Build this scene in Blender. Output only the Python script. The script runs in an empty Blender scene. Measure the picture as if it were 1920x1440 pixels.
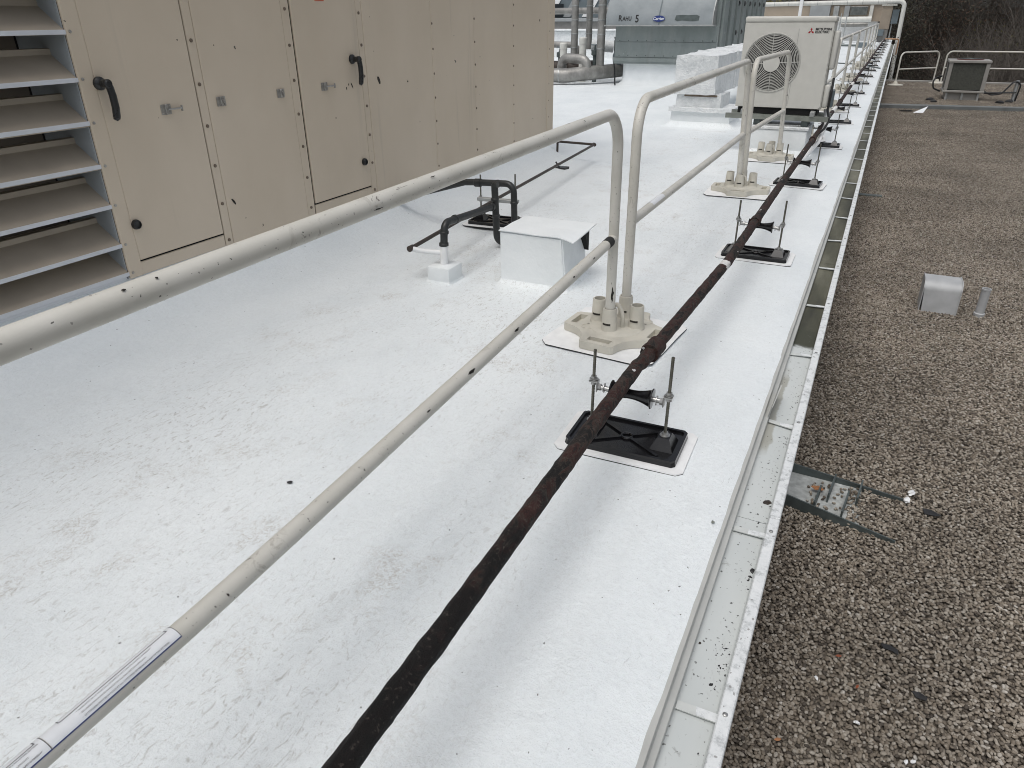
import bpy, bmesh, math, random
import numpy as np
from mathutils import Vector, Matrix, noise

# ------------------------------------------------------------------ camera, sky, sun, exposure
scene = bpy.context.scene
C = scene.collection
R = math.radians
CAM_H = 1.42                      # camera above the white roof (roof = z 0, +Y runs along the gutter, +X to the gravel)
cam_data = bpy.data.cameras.new('camera')
cam_data.sensor_fit = 'HORIZONTAL'; cam_data.sensor_width = 36.0
cam_data.lens = 1332 / 1920 * 36.0
cam_data.clip_start = 0.05; cam_data.clip_end = 600
cam = bpy.data.objects.new('camera', cam_data); C.objects.link(cam)
_y = Vector((1690 - 960, 720 - 27, -1332)).normalized()
_z = -Vector((977 - 960, 720 - 3300, -1332)).normalized()
_z = (_z - _y * _z.dot(_y)).normalized()
_x = _y.cross(_z)
M3 = Matrix((_x, _y, _z))
cam.matrix_world = Matrix.Translation((0, 0, CAM_H)) @ M3.to_4x4()
scene.camera = cam

SUN_EL, SUN_AZ = R(67), R(188)    # azimuth clockwise from +Y
world = bpy.data.worlds.new('World'); scene.world = world; world.use_nodes = True
wn = world.node_tree.nodes; wl = world.node_tree.links
for n in list(wn): wn.remove(n)
sky = wn.new('ShaderNodeTexSky'); sky.sky_type = 'NISHITA'; sky.sun_disc = False
sky.sun_elevation = SUN_EL; sky.sun_rotation = SUN_AZ
sky.air_density = 1.0; sky.dust_density = 4.0; sky.ozone_density = 1.0
hs = wn.new('ShaderNodeHueSaturation'); hs.inputs['Saturation'].default_value = 0.36
bg = wn.new('ShaderNodeBackground'); bg.inputs['Strength'].default_value = 0.105
wo = wn.new('ShaderNodeOutputWorld')
wl.new(sky.outputs[0], hs.inputs['Color']); wl.new(hs.outputs[0], bg.inputs[0]); wl.new(bg.outputs[0], wo.inputs[0])
sun_d = bpy.data.lights.new('sun', 'SUN'); sun_d.energy = 0.95; sun_d.angle = R(38); sun_d.color = (1.0, 0.97, 0.93)
sun = bpy.data.objects.new('sun', sun_d); C.objects.link(sun)
_sd = Vector((math.sin(SUN_AZ) * math.cos(SUN_EL), math.cos(SUN_AZ) * math.cos(SUN_EL), math.sin(SUN_EL)))
sun.rotation_euler = (-_sd).to_track_quat('-Z', 'Y').to_euler(); sun.location = _sd * 30
scene.view_settings.view_transform = 'Standard'; scene.view_settings.look = 'None'
scene.view_settings.exposure = 0.27; scene.view_settings.gamma = 1.0
scene.render.engine = 'CYCLES'; scene.cycles.use_denoising = True
scene.cycles.pixel_filter_type = 'BLACKMAN_HARRIS'; scene.cycles.filter_width = 1.0
scene.cycles.max_bounces = 6; scene.cycles.diffuse_bounces = 4
rng = random.Random(7)

# ------------------------------------------------------------------ material helper
class NT:
    def __init__(s, name):
        s.m = bpy.data.materials.new(name); s.m.use_nodes = True
        s.t = s.m.node_tree; s.n = s.t.nodes; s.l = s.t.links
        s.b = s.n['Principled BSDF']
        g = s.n.new('ShaderNodeNewGeometry'); s.P = g.outputs['Position']; s.N = g.outputs['Normal']
        tc = s.n.new('ShaderNodeTexCoord'); s.O = tc.outputs['Object']
    def _in(s, sock, v):
        if isinstance(v, bpy.types.NodeSocket): s.l.new(v, sock)
        elif v is not None:
            if sock.type == 'RGBA' and len(v) == 3: v = (*v, 1)
            sock.default_value = v
    def mapc(s, v, scale=(1, 1, 1), rot=(0, 0, 0), loc=(0, 0, 0)):
        n = s.n.new('ShaderNodeMapping'); s._in(n.inputs[0], v)
        n.inputs['Scale'].default_value = scale; n.inputs['Rotation'].default_value = rot; n.inputs['Location'].default_value = loc
        return n.outputs[0]
    def noise(s, v, scale, detail=4, rough=.55, dist=0.0, out=0):
        n = s.n.new('ShaderNodeTexNoise'); s._in(n.inputs['Vector'], v)
        n.inputs['Scale'].default_value = scale; n.inputs['Detail'].default_value = detail
        n.inputs['Roughness'].default_value = rough; n.inputs['Distortion'].default_value = dist
        return n.outputs[out]
    def vor(s, v, scale, out='Distance', feature='F1', rand=1.0):
        n = s.n.new('ShaderNodeTexVoronoi'); n.feature = feature; s._in(n.inputs['Vector'], v)
        n.inputs['Scale'].default_value = scale; n.inputs['Randomness'].default_value = rand
        return n.outputs[out]
    def ramp(s, f, stops, interp='LINEAR'):
        n = s.n.new('ShaderNodeValToRGB'); s._in(n.inputs[0], f); n.color_ramp.interpolation = interp
        e = n.color_ramp.elements
        while len(e) < len(stops): e.new(0.5)
        for k, (p, c) in enumerate(stops):
            e[k].position = p; e[k].color = (*c, 1) if not isinstance(c, (int, float)) else (c, c, c, 1)
        return n.outputs[0]
    def mr(s, f, a, b, c=0.0, d=1.0):
        n = s.n.new('ShaderNodeMapRange'); s._in(n.inputs[0], f)
        for k, v in zip((1, 2, 3, 4), (a, b, c, d)): n.inputs[k].default_value = v
        return n.outputs[0]
    def math(s, op, a, b=None, clamp=False):
        n = s.n.new('ShaderNodeMath'); n.operation = op; n.use_clamp = clamp
        s._in(n.inputs[0], a)
        if b is not None: s._in(n.inputs[1], b)
        return n.outputs[0]
    def mix(s, f, a, b, mode='MIX'):
        n = s.n.new('ShaderNodeMix'); n.data_type = 'RGBA'; n.blend_type = mode
        s._in(n.inputs[0], f); s._in(n.inputs[6], a); s._in(n.inputs[7], b)
        return n.outputs[2]
    def sep(s, v):
        n = s.n.new('ShaderNodeSeparateXYZ'); s._in(n.inputs[0], v); return n.outputs
    def bump(s, h, strength=.3, dist=.01, prev=None):
        n = s.n.new('ShaderNodeBump'); s._in(n.inputs['Height'], h)
        n.inputs['Strength'].default_value = strength; n.inputs['Distance'].default_value = dist
        if prev is not None: s.l.new(prev, n.inputs['Normal'])
        return n.outputs[0]
    def specks(s, v, scale, size, frac):
        """round-ish dark flecks: voronoi cells, a fraction of them carrying a fleck of radius size (in cell units)"""
        nv = s.noise(v, scale * 2.2, 2, .6, 0, 1)
        w = s.n.new('ShaderNodeVectorMath'); w.operation = 'MULTIPLY_ADD'
        s._in(w.inputs[0], nv); w.inputs[1].default_value = (.6 / scale,) * 3; s._in(w.inputs[2], v)
        d = s.vor(w.outputs[0], scale); c = s.vor(w.outputs[0], scale, 'Color')
        r = s.sep(c)
        on = s.math('LESS_THAN', r[0], frac)
        rad = s.math('MULTIPLY', r[1], size)
        return s.math('MULTIPLY', on, s.math('LESS_THAN', d, rad))
    def out(s, col=None, rough=.5, metal=0.0, normal=None, spec=None):
        s._in(s.b.inputs['Base Color'], col); s._in(s.b.inputs['Roughness'], rough); s._in(s.b.inputs['Metallic'], metal)
        if normal is not None: s.l.new(normal, s.b.inputs['Normal'])
        if spec is not None: s.b.inputs['Specular IOR Level'].default_value = spec
        return s.m

MAT = {}
def simple(name, col, rough=.5, metal=0.0, var=.08, scale=12, bump=0.0, bscale=60, spec=None, obj=True):
    s = NT(name); v = s.O if obj else s.P
    f = s.noise(v, scale, 5)
    lo = tuple(c * (1 - var) for c in col); hi = tuple(min(1, c * (1 + var)) for c in col)
    c = s.ramp(f, [(.3, lo), (.7, hi)])
    nrm = s.bump(s.noise(v, bscale, 3), bump, .004) if bump else None
    r = s.mr(s.noise(v, scale * 2, 3), .3, .7, max(0, rough - .08), min(1, rough + .08))
    MAT[name] = s.out(c, r, metal, nrm, spec)
    return MAT[name]

def mat_roof():
    s = NT('white_coating'); P = s.P
    xyz = s.sep(P)
    stroke = s.mapc(P, (1, .55, 1), (0, 0, R(-16)))
    n1 = s.noise(stroke, 1.5, 6, .6); n2 = s.noise(stroke, 13, 6, .68, .3); n3 = s.noise(P, 60, 5, .7); n4 = s.noise(P, 230, 2, .6)
    base = s.ramp(n1, [(.25, (.68, .725, .745)), (.5, (.755, .795, .81)), (.75, (.81, .845, .855))])
    base = s.mix(s.mr(n3, .3, .62, .16, 0), base, (.50, .515, .52))
    traf = s.math('MULTIPLY', s.mr(xyz[0], -.45, -.95, .12, 1.0), s.mr(xyz[0], -2.85, -2.35))
    # walked-in grime: short broken strokes gathered in drifts
    drift = s.ramp(s.noise(stroke, 1.2, 4, .6), [(.38, .16), (.66, 1.0)])
    fine = s.ramp(s.noise(s.mapc(P, (1, .42, 1), (0, 0, R(-24))), 56, 8, .78, 1.2), [(.545, 0.0), (.61, 1.0)])
    c = s.mix(s.math('MULTIPLY', s.math('MULTIPLY', s.math('MULTIPLY', drift, fine), traf), .66), base, (.34, .325, .30))
    hair = s.ramp(s.noise(s.mapc(P, (1, .16, 1), (0, 0, R(-30))), 85, 6, .75, 1.6), [(.62, 0.0), (.66, 1.0)])
    c = s.mix(s.math('MULTIPLY', s.math('MULTIPLY', hair, drift), .45), c, (.22, .21, .20))
    blot = s.ramp(s.noise(s.mapc(P, (1, .8, 1), loc=(3.3, 7.1, 0)), 3.4, 4, .6), [(.56, 0.0), (.66, 1.0)])
    fine2 = s.ramp(s.noise(P, 75, 6, .75, 1.2), [(.47, 0.0), (.62, 1.0)])
    c = s.mix(s.math('MULTIPLY', s.math('MULTIPLY', s.math('MULTIPLY', blot, fine2), traf), .52), c, (.33, .28, .225))
    sp = s.specks(P, 42, .13, .16); c = s.mix(s.math('MULTIPLY', sp, .8), c, (.06, .055, .05))
    sp2 = s.specks(P, 17, .07, .16); c = s.mix(s.math('MULTIPLY', sp2, .9), c, (.03, .03, .03))
    wave = s.noise(s.mapc(P, (1.0, .55, 1), (0, 0, R(-16))), 3.6, 4, .5, .3)
    trowel = s.noise(s.mapc(P, (1.0, .30, 1), (0, 0, R(9))), 16, 4, .6, .8)
    lump = s.noise(s.mapc(P, (1, .7, 1), (0, 0, R(-20))), 11, 5, .6, .6)
    nb = s.bump(wave, .6, .034); nb = s.bump(lump, .45, .012, nb); nb = s.bump(trowel, .22, .010, nb); nb = s.bump(n2, .4, .008, nb); nb = s.bump(n3, .6, .006, nb); nb = s.bump(n4, .4, .0025, nb)
    MAT['roof'] = s.out(c, s.mr(n2, .3, .7, .5, .7), 0, nb, .3)
mat_roof()
def mat_clean():
    s = NT('clean_white_coating'); P = s.P
    c = s.ramp(s.noise(P, 4, 5, .6), [(.3, (.72, .755, .765)), (.7, (.80, .83, .84))])
    sp = s.specks(P, 30, .07, .08); c = s.mix(s.math('MULTIPLY', sp, .7), c, (.1, .1, .1))
    nb = s.bump(s.noise(P, 7, 4, .6), .5, .02); nb = s.bump(s.noise(P, 60, 5, .7), .45, .005, nb)
    MAT['coat'] = s.out(c, .5, 0, nb, .35)
mat_clean()

def mat_beige():
    s = NT('beige_cabinet_paint'); P = s.P
    streak = s.noise(s.mapc(P, (1, 1.0, .6)), 1.3, 5, .55)
    c = s.ramp(streak, [(.3, (.53, .448, .345)), (.7, (.60, .515, .41))])
    z = s.sep(P)[2]
    low = s.mr(z, .75, .3)
    sp = s.specks(P, 30, .14, .25); c = s.mix(s.math('MULTIPLY', sp, s.math('MULTIPLY', low, .9)), c, (.04, .035, .03))
    sp2 = s.specks(P, 11, .085, .10); c = s.mix(s.math('MULTIPLY', sp2, .85), c, (.04, .035, .03))
    dr = s.ramp(s.noise(s.mapc(P, (1, 5, .25)), 1.6, 4, .6), [(.62, 0.0), (.80, 1.0)])
    c = s.mix(s.math('MULTIPLY', dr, s.mr(s.sep(P)[1], 4.0, 5.2, .18, .55)), c, (.22, .20, .17))
    nb = s.bump(s.noise(P, 210, 2, .5), .12, .002); nb = s.bump(s.noise(P, 2.6, 3, .5), .4, .03, nb)
    MAT['beige'] = s.out(c, .45, 0, nb, .4)
mat_beige()

def mat_rail():
    s = NT('cream_rail_paint'); P = s.P; O = s.P
    c = s.ramp(s.noise(O, 6, 5, .6), [(.3, (.53, .515, .46)), (.7, (.62, .605, .555))])
    N = s.sep(s.N)[2]
    dirt = s.ramp(s.noise(O, 26, 6, .7, .6), [(.56, 0.0), (.66, 1.0)])
    pch = s.ramp(s.noise(O, 4.2, 3, .5), [(.52, 0.0), (.62, 1.0)])
    c = s.mix(s.math('MULTIPLY', s.math('MULTIPLY', dirt, pch), .55), c, (.20, .175, .14))
    sp = s.specks(O, 64, .15, .34); c = s.mix(s.math('MULTIPLY', sp, .85), c, (.05, .045, .04))
    sp1 = s.specks(O, 95, .22, .28); c = s.mix(s.math('MULTIPLY', sp1, .6), c, (.12, .11, .10))
    chip = s.ramp(s.noise(s.mapc(O, (1, .5, .5)), 19, 5, .6, .9), [(.695, 0.0), (.705, 1.0)])
    scr = s.ramp(s.noise(s.mapc(O, (1, .25, .25), (0, .3, .2)), 34, 4, .65, 1.5), [(.655, 0.0), (.672, 1.0)])
    c = s.mix(s.math('MULTIPLY', s.math('MULTIPLY', scr, pch), .8), c, (.09, .075, .06))
    c = s.mix(chip, c, (.035, .025, .02))
    nb = s.bump(s.noise(O, 130, 3), .15, .002); nb = s.bump(chip, .6, .002, nb)
    s_r = s.mr(s.noise(O, 14, 3), .3, .7, .30, .5)
    MAT['rail'] = s.out(c, s_r, 0, nb, .45)
mat_rail()

def mat_rust():
    s = NT('flaking_rusty_iron'); P = s.P
    O = s.mapc(P, (1, .5, 1))
    a = s.noise(O, 15, 9, .74, .8); b = s.noise(P, 75, 5, .7)
    c = s.ramp(a, [(.36, (.006, .006, .006)), (.45, (.014, .012, .011)), (.48, (.050, .038, .031)), (.52, (.044, .017, .014)), (.56, (.034, .014, .012)), (.585, (.012, .010, .010)), (.65, (.070, .058, .048))])
    y = s.sep(P)[1]
    near = s.mr(s.math('ADD', y, s.math('MULTIPLY', s.math('SUBTRACT', s.noise(P, 11, 4), .5), 1.6)), 1.5, .95)
    c = s.mix(s.math('MULTIPLY', near, .93), c, (.005, .0048, .0048))
    fl = s.ramp(b, [(.58, 0.0), (.64, 1.0)]); c = s.mix(s.math('MULTIPLY', fl, .35), c, (.13, .11, .095))
    wsp = s.specks(s.mapc(P, (1, .6, 1)), 30, .30, .09); c = s.mix(s.math('MULTIPLY', wsp, .9), c, (.7, .7, .7))
    def band(y0, y1):
        yy = s.math('ADD', y, s.math('MULTIPLY', s.math('SUBTRACT', s.noise(P, 45, 3), .5), .05))
        return s.math('MULTIPLY', s.math('GREATER_THAN', yy, y0), s.math('LESS_THAN', yy, y1))
    for y0, y1 in ((3.63, 3.70), (10.9, 11.5), (15.2, 15.9)):
        c = s.mix(band(y0, y1), c, (.70, .70, .68))
    nb = s.bump(a, 1.0, .014); nb = s.bump(b, .9, .006, nb)
    MAT['rust'] = s.out(c, .72, 0, nb, .3)
mat_rust()

def mat_gutter():
    s = NT('gutter_metal'); P = s.P; xyz = s.sep(P)
    c = s.ramp(s.noise(s.mapc(P, (2, .6, 1)), 2.0, 4), [(.3, (.50, .53, .525)), (.7, (.585, .61, .60))])
    wob = s.math('MULTIPLY', s.math('SUBTRACT', s.noise(P, 9, 5, .6), .5), .22)
    yy = s.math('ADD', xyz[1], wob); xx = s.math('ADD', xyz[0], s.math('MULTIPLY', wob, .25))
    wet = s.mr(yy, 3.58, 3.62)
    olive = s.ramp(s.noise(s.mapc(P, (3, .5, 1)), 1.6, 5, .62), [(.30, (.028, .028, .018)), (.5, (.085, .083, .055)), (.70, (.19, .185, .14))])
    floor = s.math('LESS_THAN', xyz[2], -.066)
    c = s.mix(s.math('MULTIPLY', wet, floor), c, olive)
    dk = s.math('MULTIPLY', s.math('MULTIPLY', s.mr(yy, 3.56, 3.60), s.mr(yy, 3.86, 3.80)), floor)
    c = s.mix(s.math('MULTIPLY', dk, .8), c, (.045, .047, .03))
    # old waterline along the roof side
    side = s.math('MULTIPLY', s.mr(xx, -.135, -.142), s.math('MULTIPLY', s.mr(yy, 2.45, 2.55), s.mr(yy, 3.3, 3.15)))
    c = s.mix(s.math('MULTIPLY', s.math('MULTIPLY', side, floor), .75), c, (.30, .29, .24))
    sp = s.specks(P, 75, .30, .65)
    cl = s.ramp(s.noise(P, 8, 5, .65), [(.42, .2), (.53, 1.0)])
    c = s.mix(s.math('MULTIPLY', s.math('MULTIPLY', sp, cl), .85), c, (.05, .048, .045))
    smear = s.ramp(s.noise(s.mapc(P, (1, .5, 1)), 26, 6, .75, 1.0), [(.60, 0.0), (.68, 1.0)])
    c = s.mix(s.math('MULTIPLY', s.math('MULTIPLY', smear, cl), .5), c, (.16, .155, .14))
    MAT['gutter'] = s.out(c, s.mr(wet, 0, 1, .45, .55), 0, s.bump(s.noise(P, 40, 3), .08, .003), .4)
    s = NT('gutter_lip_paint'); P = s.P
    c = s.ramp(s.noise(P, 30, 5, .7), [(.35, (.42, .44, .445)), (.48, (.66, .685, .69)), (.65, (.73, .75, .755))])
    sp = s.specks(s.mapc(P, (1, .7, 1)), 70, .26, .5); c = s.mix(s.math('MULTIPLY', sp, .7), c, (.20, .19, .18))
    sp = s.specks(s.mapc(P, (1, .7, 1)), 26, .14, .3); c = s.mix(s.math('MULTIPLY', sp, .85), c, (.05, .05, .05))
    MAT['lip'] = s.out(c, .55, 0, s.bump(s.noise(P, 90, 3), .3, .003))
mat_gutter()

def mat_stone():
    s = NT('river_pebble')
    oi = s.n.new('ShaderNodeObjectInfo'); r = oi.outputs['Random']
    c = s.ramp(r, [(0, (.06, .05, .041)), (.2, (.15, .126, .10)), (.45, (.25, .21, .163)), (.7, (.33, .29, .238)), (.9, (.41, .37, .312)), (.985, (.46, .425, .37)), (1, (.55, .52, .47))])
    big = s.ramp(s.noise(s.P, 1.1, 4, .6), [(.3, .66), (.7, 1.12)])
    c = s.mix(1.0, c, big, 'MULTIPLY')
    c = s.mix(s.ramp(s.noise(s.P, 160, 3), [(.4, 0.0), (.7, .4)]), c, (.10, .085, .07))
    MAT['stone'] = s.out(c, .7, 0, None, .3)
    s = NT('gravel_bed'); P = s.P
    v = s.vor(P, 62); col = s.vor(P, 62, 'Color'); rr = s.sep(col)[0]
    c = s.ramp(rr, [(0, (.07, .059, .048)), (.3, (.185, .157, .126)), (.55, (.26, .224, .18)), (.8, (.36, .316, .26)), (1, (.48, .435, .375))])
    gap_shade = s.ramp(v, [(.45, 1.0), (.9, .42)]); c = s.mix(1.0, c, gap_shade, 'MULTIPLY')  # cell edges darkened to paint in the shade between stones
    big = s.ramp(s.noise(P, 1.1, 4, .6), [(.3, .66), (.7, 1.12)]); c = s.mix(1.0, c, big, 'MULTIPLY')
    nb = s.bump(s.math('SUBTRACT', 1.0, v), 1.0, .012)
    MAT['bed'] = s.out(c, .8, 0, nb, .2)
mat_stone()

def mat_black():
    s = NT('black_moulded_plastic')
    c = s.ramp(s.noise(s.O, 18, 5, .6), [(.35, (.005, .005, .006)), (.7, (.011, .011, .012))])
    dust = s.ramp(s.noise(s.O, 40, 5, .7), [(.60, 0.0), (.80, .12)]); c = s.mix(dust, c, (.10, .10, .10))
    MAT['plastic'] = s.out(c, s.mr(s.noise(s.O, 9, 4), .3, .7, .10, .26), 0, None, .5)
mat_black()
def mat_paintedmetal():
    s = NT('weathered_grey_green_metal'); P = s.P
    c = s.ramp(s.noise(s.mapc(P, (1, 1, .5)), 2.4, 6, .62), [(.28, (.17, .20, .195)), (.55, (.225, .255, .25)), (.75, (.28, .305, .295))])
    dr = s.ramp(s.noise(s.mapc(P, (3, 3, .6)), 1.6, 5, .6), [(.52, 0.0), (.75, .4)]); c = s.mix(dr, c, (.12, .13, .13))
    wp = s.ramp(s.noise(P, 3.3, 5, .65), [(.66, 0.0), (.70, .55)]); c = s.mix(wp, c, (.48, .50, .50))
    MAT['ahu'] = s.out(c, .5, 0, s.bump(s.noise(P, 5, 3), .2, .02), .4)
    s = NT('hood_blue_grey_metal'); P = s.P
    c = s.ramp(s.noise(P, 1.6, 5, .6), [(.3, (.19, .215, .225)), (.6, (.27, .295, .305)), (.75, (.30, .31, .27))])
    wp = s.ramp(s.noise(P, 9, 5, .7), [(.70, 0.0), (.73, .8)]); c = s.mix(wp, c, (.6, .6, .6))
    MAT['hood'] = s.out(c, .42, .1, s.bump(s.noise(P, 3, 3), .25, .03), .4)
    s = NT('crusted_white_coating'); P = s.P
    c = s.ramp(s.noise(P, 7, 7, .7), [(.3, (.60, .625, .635)), (.5, (.74, .765, .77)), (.7, (.82, .835, .84))])
    cr = s.ramp(s.noise(s.mapc(P, (1, 1, .4)), 13, 6, .72, .7), [(.60, 0.0), (.70, .4)]); c = s.mix(cr, c, (.36, .36, .36))
    nb = s.bump(s.noise(P, 16, 7, .7), .9, .03); nb = s.bump(s.noise(P, 55, 4), .4, .008, nb)
    MAT['crust'] = s.out(c, .65, 0, nb, .3)
    s = NT('aged_insulation_jacket'); P = s.P
    c = s.ramp(s.noise(s.mapc(P, (1, 1, .6)), 5, 6, .65), [(.3, (.19, .185, .175)), (.55, (.30, .295, .28)), (.75, (.40, .39, .37))])
    MAT['jacket'] = s.out(c, .42, .35, s.bump(s.noise(P, 14, 5), .5, .02), .4)
mat_paintedmetal()
simple('zinc', (.42, .42, .41), .38, .85, .15, 60)
simple('rod_steel', (.15, .145, .12), .45, .8, .3, 90)
simple('louver_beige', (.37, .32, .255), .5, 0, .08, 5, obj=False)
simple('louver_back_shade', (.13, .11, .088), .7, 0, .08, 5, obj=False)  # louvre beige darkened to paint in the shade inside the bank
simple('louver_edge', (.58, .60, .63), .45, 0, .05, 9, obj=False)
simple('louver_jamb', (.34, .37, .39), .5, 0, .06, 6, obj=False)
simple('dark_gap', (.012, .012, .012), .9, 0, .1, 5)
simple('black_hardware', (.012, .013, .014), .33, 0, .2, 30)
simple('hardware_steel', (.38, .37, .35), .35, .8, .2, 50)
simple('rubber_white', (.79, .80, .80), .6, 0, .07, 18, .15, 90)
simple('rivet_brown', (.16, .125, .095), .45, .3, .2, 50)
simple('rubber_black', (.02, .02, .02), .8)
simple('base_cream', (.53, .51, .445), .5, 0, .12, 9, .25, 70)
simple('slot_dark', (.02, .017, .013), .8)
simple('gutter_strap', (.54, .56, .545), .5, 0, .06, 20)
simple('drip_edge', (.45, .455, .435), .5, 0, .08, 7, obj=False)
simple('unit_ivory', (.56, .555, .515), .5, 0, .05, 9, .05, 160)
simple('unit_ivory_dark', (.40, .40, .375), .5, 0, .05, 9)
simple('guard_grey', (.46, .46, .43), .45, 0, .05, 30)
simple('galv', (.36, .37, .365), .45, .55, .2, 8, .1, 30)
simple('vent_grey', (.42, .43, .435), .6, .15, .12, 9, .1, 40)
simple('galv_dark', (.10, .12, .118), .5, .4, .25, 12)
simple('stand_green', (.22, .235, .21), .5, .3, .2, 9)
simple('logo_red', (.33, .008, .014), .4)
simple('print_black', (.018, .018, .018), .6, 0, .2, 60)
simple('print_grey', (.10, .10, .11), .6)
simple('label_white', (.74, .76, .78), .4, 0, .04, 40)
simple('label_red', (.55, .05, .03), .5)
simple('logo_blue', (.012, .03, .16), .4)
simple('iron_black', (.022, .024, .024), .45, .1, .35, 30, .2, 80)
simple('iron_brown', (.045, .034, .028), .55, .1, .35, 25, .2, 80)
simple('white_paint', (.76, .77, .77), .5, 0, .05, 14, .2, 60)
simple('concrete_grey', (.22, .215, .205), .8, 0, .15, 4, .2, 20)
simple('building_wall', (.23, .20, .17), .8, 0, .1, 2, .2, 30)
simple('tan_panel', (.36, .30, .235), .6, 0, .08, 2, obj=False)
simple('grey_panel', (.30, .315, .32), .55, .1, .10, 2, obj=False)
simple('slate_panel', (.13, .16, .175), .5, .1, .12, 2, obj=False)
simple('ivory_pipe', (.62, .62, .58), .5, 0, .08, 6)
simple('copper_pipe', (.40, .24, .14), .5, .2, .15, 8)
simple('joint_slate', (.13, .14, .14), .6, .1, .2, 4)
simple('coil_dark', (.075, .078, .066), .6, .2, .2, 20)
simple('unit_tan', (.285, .275, .255), .5, .15, .1, 6)
simple('fan_red', (.10, .03, .025), .5)
simple('asphalt', (.10, .10, .10), .85, 0, .12, 1.5, .2, 60, obj=False)
simple('turf', (.05, .06, .03), .9, 0, .3, 2.0, .4, 30, obj=False)
simple('bark_dark', (.028, .022, .017), .9, 0, .3, 8)
simple('bark_mid', (.055, .045, .036), .9, 0, .3, 8)
simple('bark_grey', (.12, .105, .09), .9, 0, .3, 8)
simple('leaf_dark', (.026, .026, .014), .75, 0, .6, 2.5, obj=False)
simple('leaf_brown', (.055, .030, .016), .75, 0, .6, 2.5, obj=False)
simple('leaf_yellow', (.115, .10, .022), .7, 0, .5, 2.5, obj=False)
simple('scrap_black', (.015, .015, .016), .6, 0, .3, 30)
simple('leaf_red', (.20, .045, .012), .6, 0, .3, 40)
simple('leaf_orange', (.34, .15, .06), .6, 0, .3, 40)
simple('car_white', (.62, .63, .65), .25)
simple('car_blue', (.05, .08, .16), .25)
simple('glass_dark', (.02, .025, .03), .08)
simple('splash_floor', (.42, .44, .43), .6, 0, .35, 22, .2, 60)

# ------------------------------------------------------------------ geometry helper
def fillet(pts, rad, n=7):
    pts = [Vector(p) for p in pts]; out = [pts[0]]
    for i in range(1, len(pts) - 1):
        a, b, c = pts[i - 1], pts[i], pts[i + 1]
        u = (a - b); v = (c - b); lu, lv = u.length, v.length; u.normalize(); v.normalize()
        ang = u.angle(v)
        if ang > 3.05: out.append(b); continue
        d = min(rad / math.tan(ang / 2), lu * .49, lv * .49); r = d * math.tan(ang / 2)
        cen = b + (u + v).normalized() * (r / math.sin(ang / 2))
        p0 = b + u * d; p1 = b + v * d; a0 = p0 - cen; a1 = p1 - cen
        tot = a0.angle(a1); ax = a0.cross(a1).normalized()
        for k in range(n + 1): out.append(cen + Matrix.Rotation(tot * k / n, 3, ax) @ a0)
    out.append(pts[-1]); return out

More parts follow.
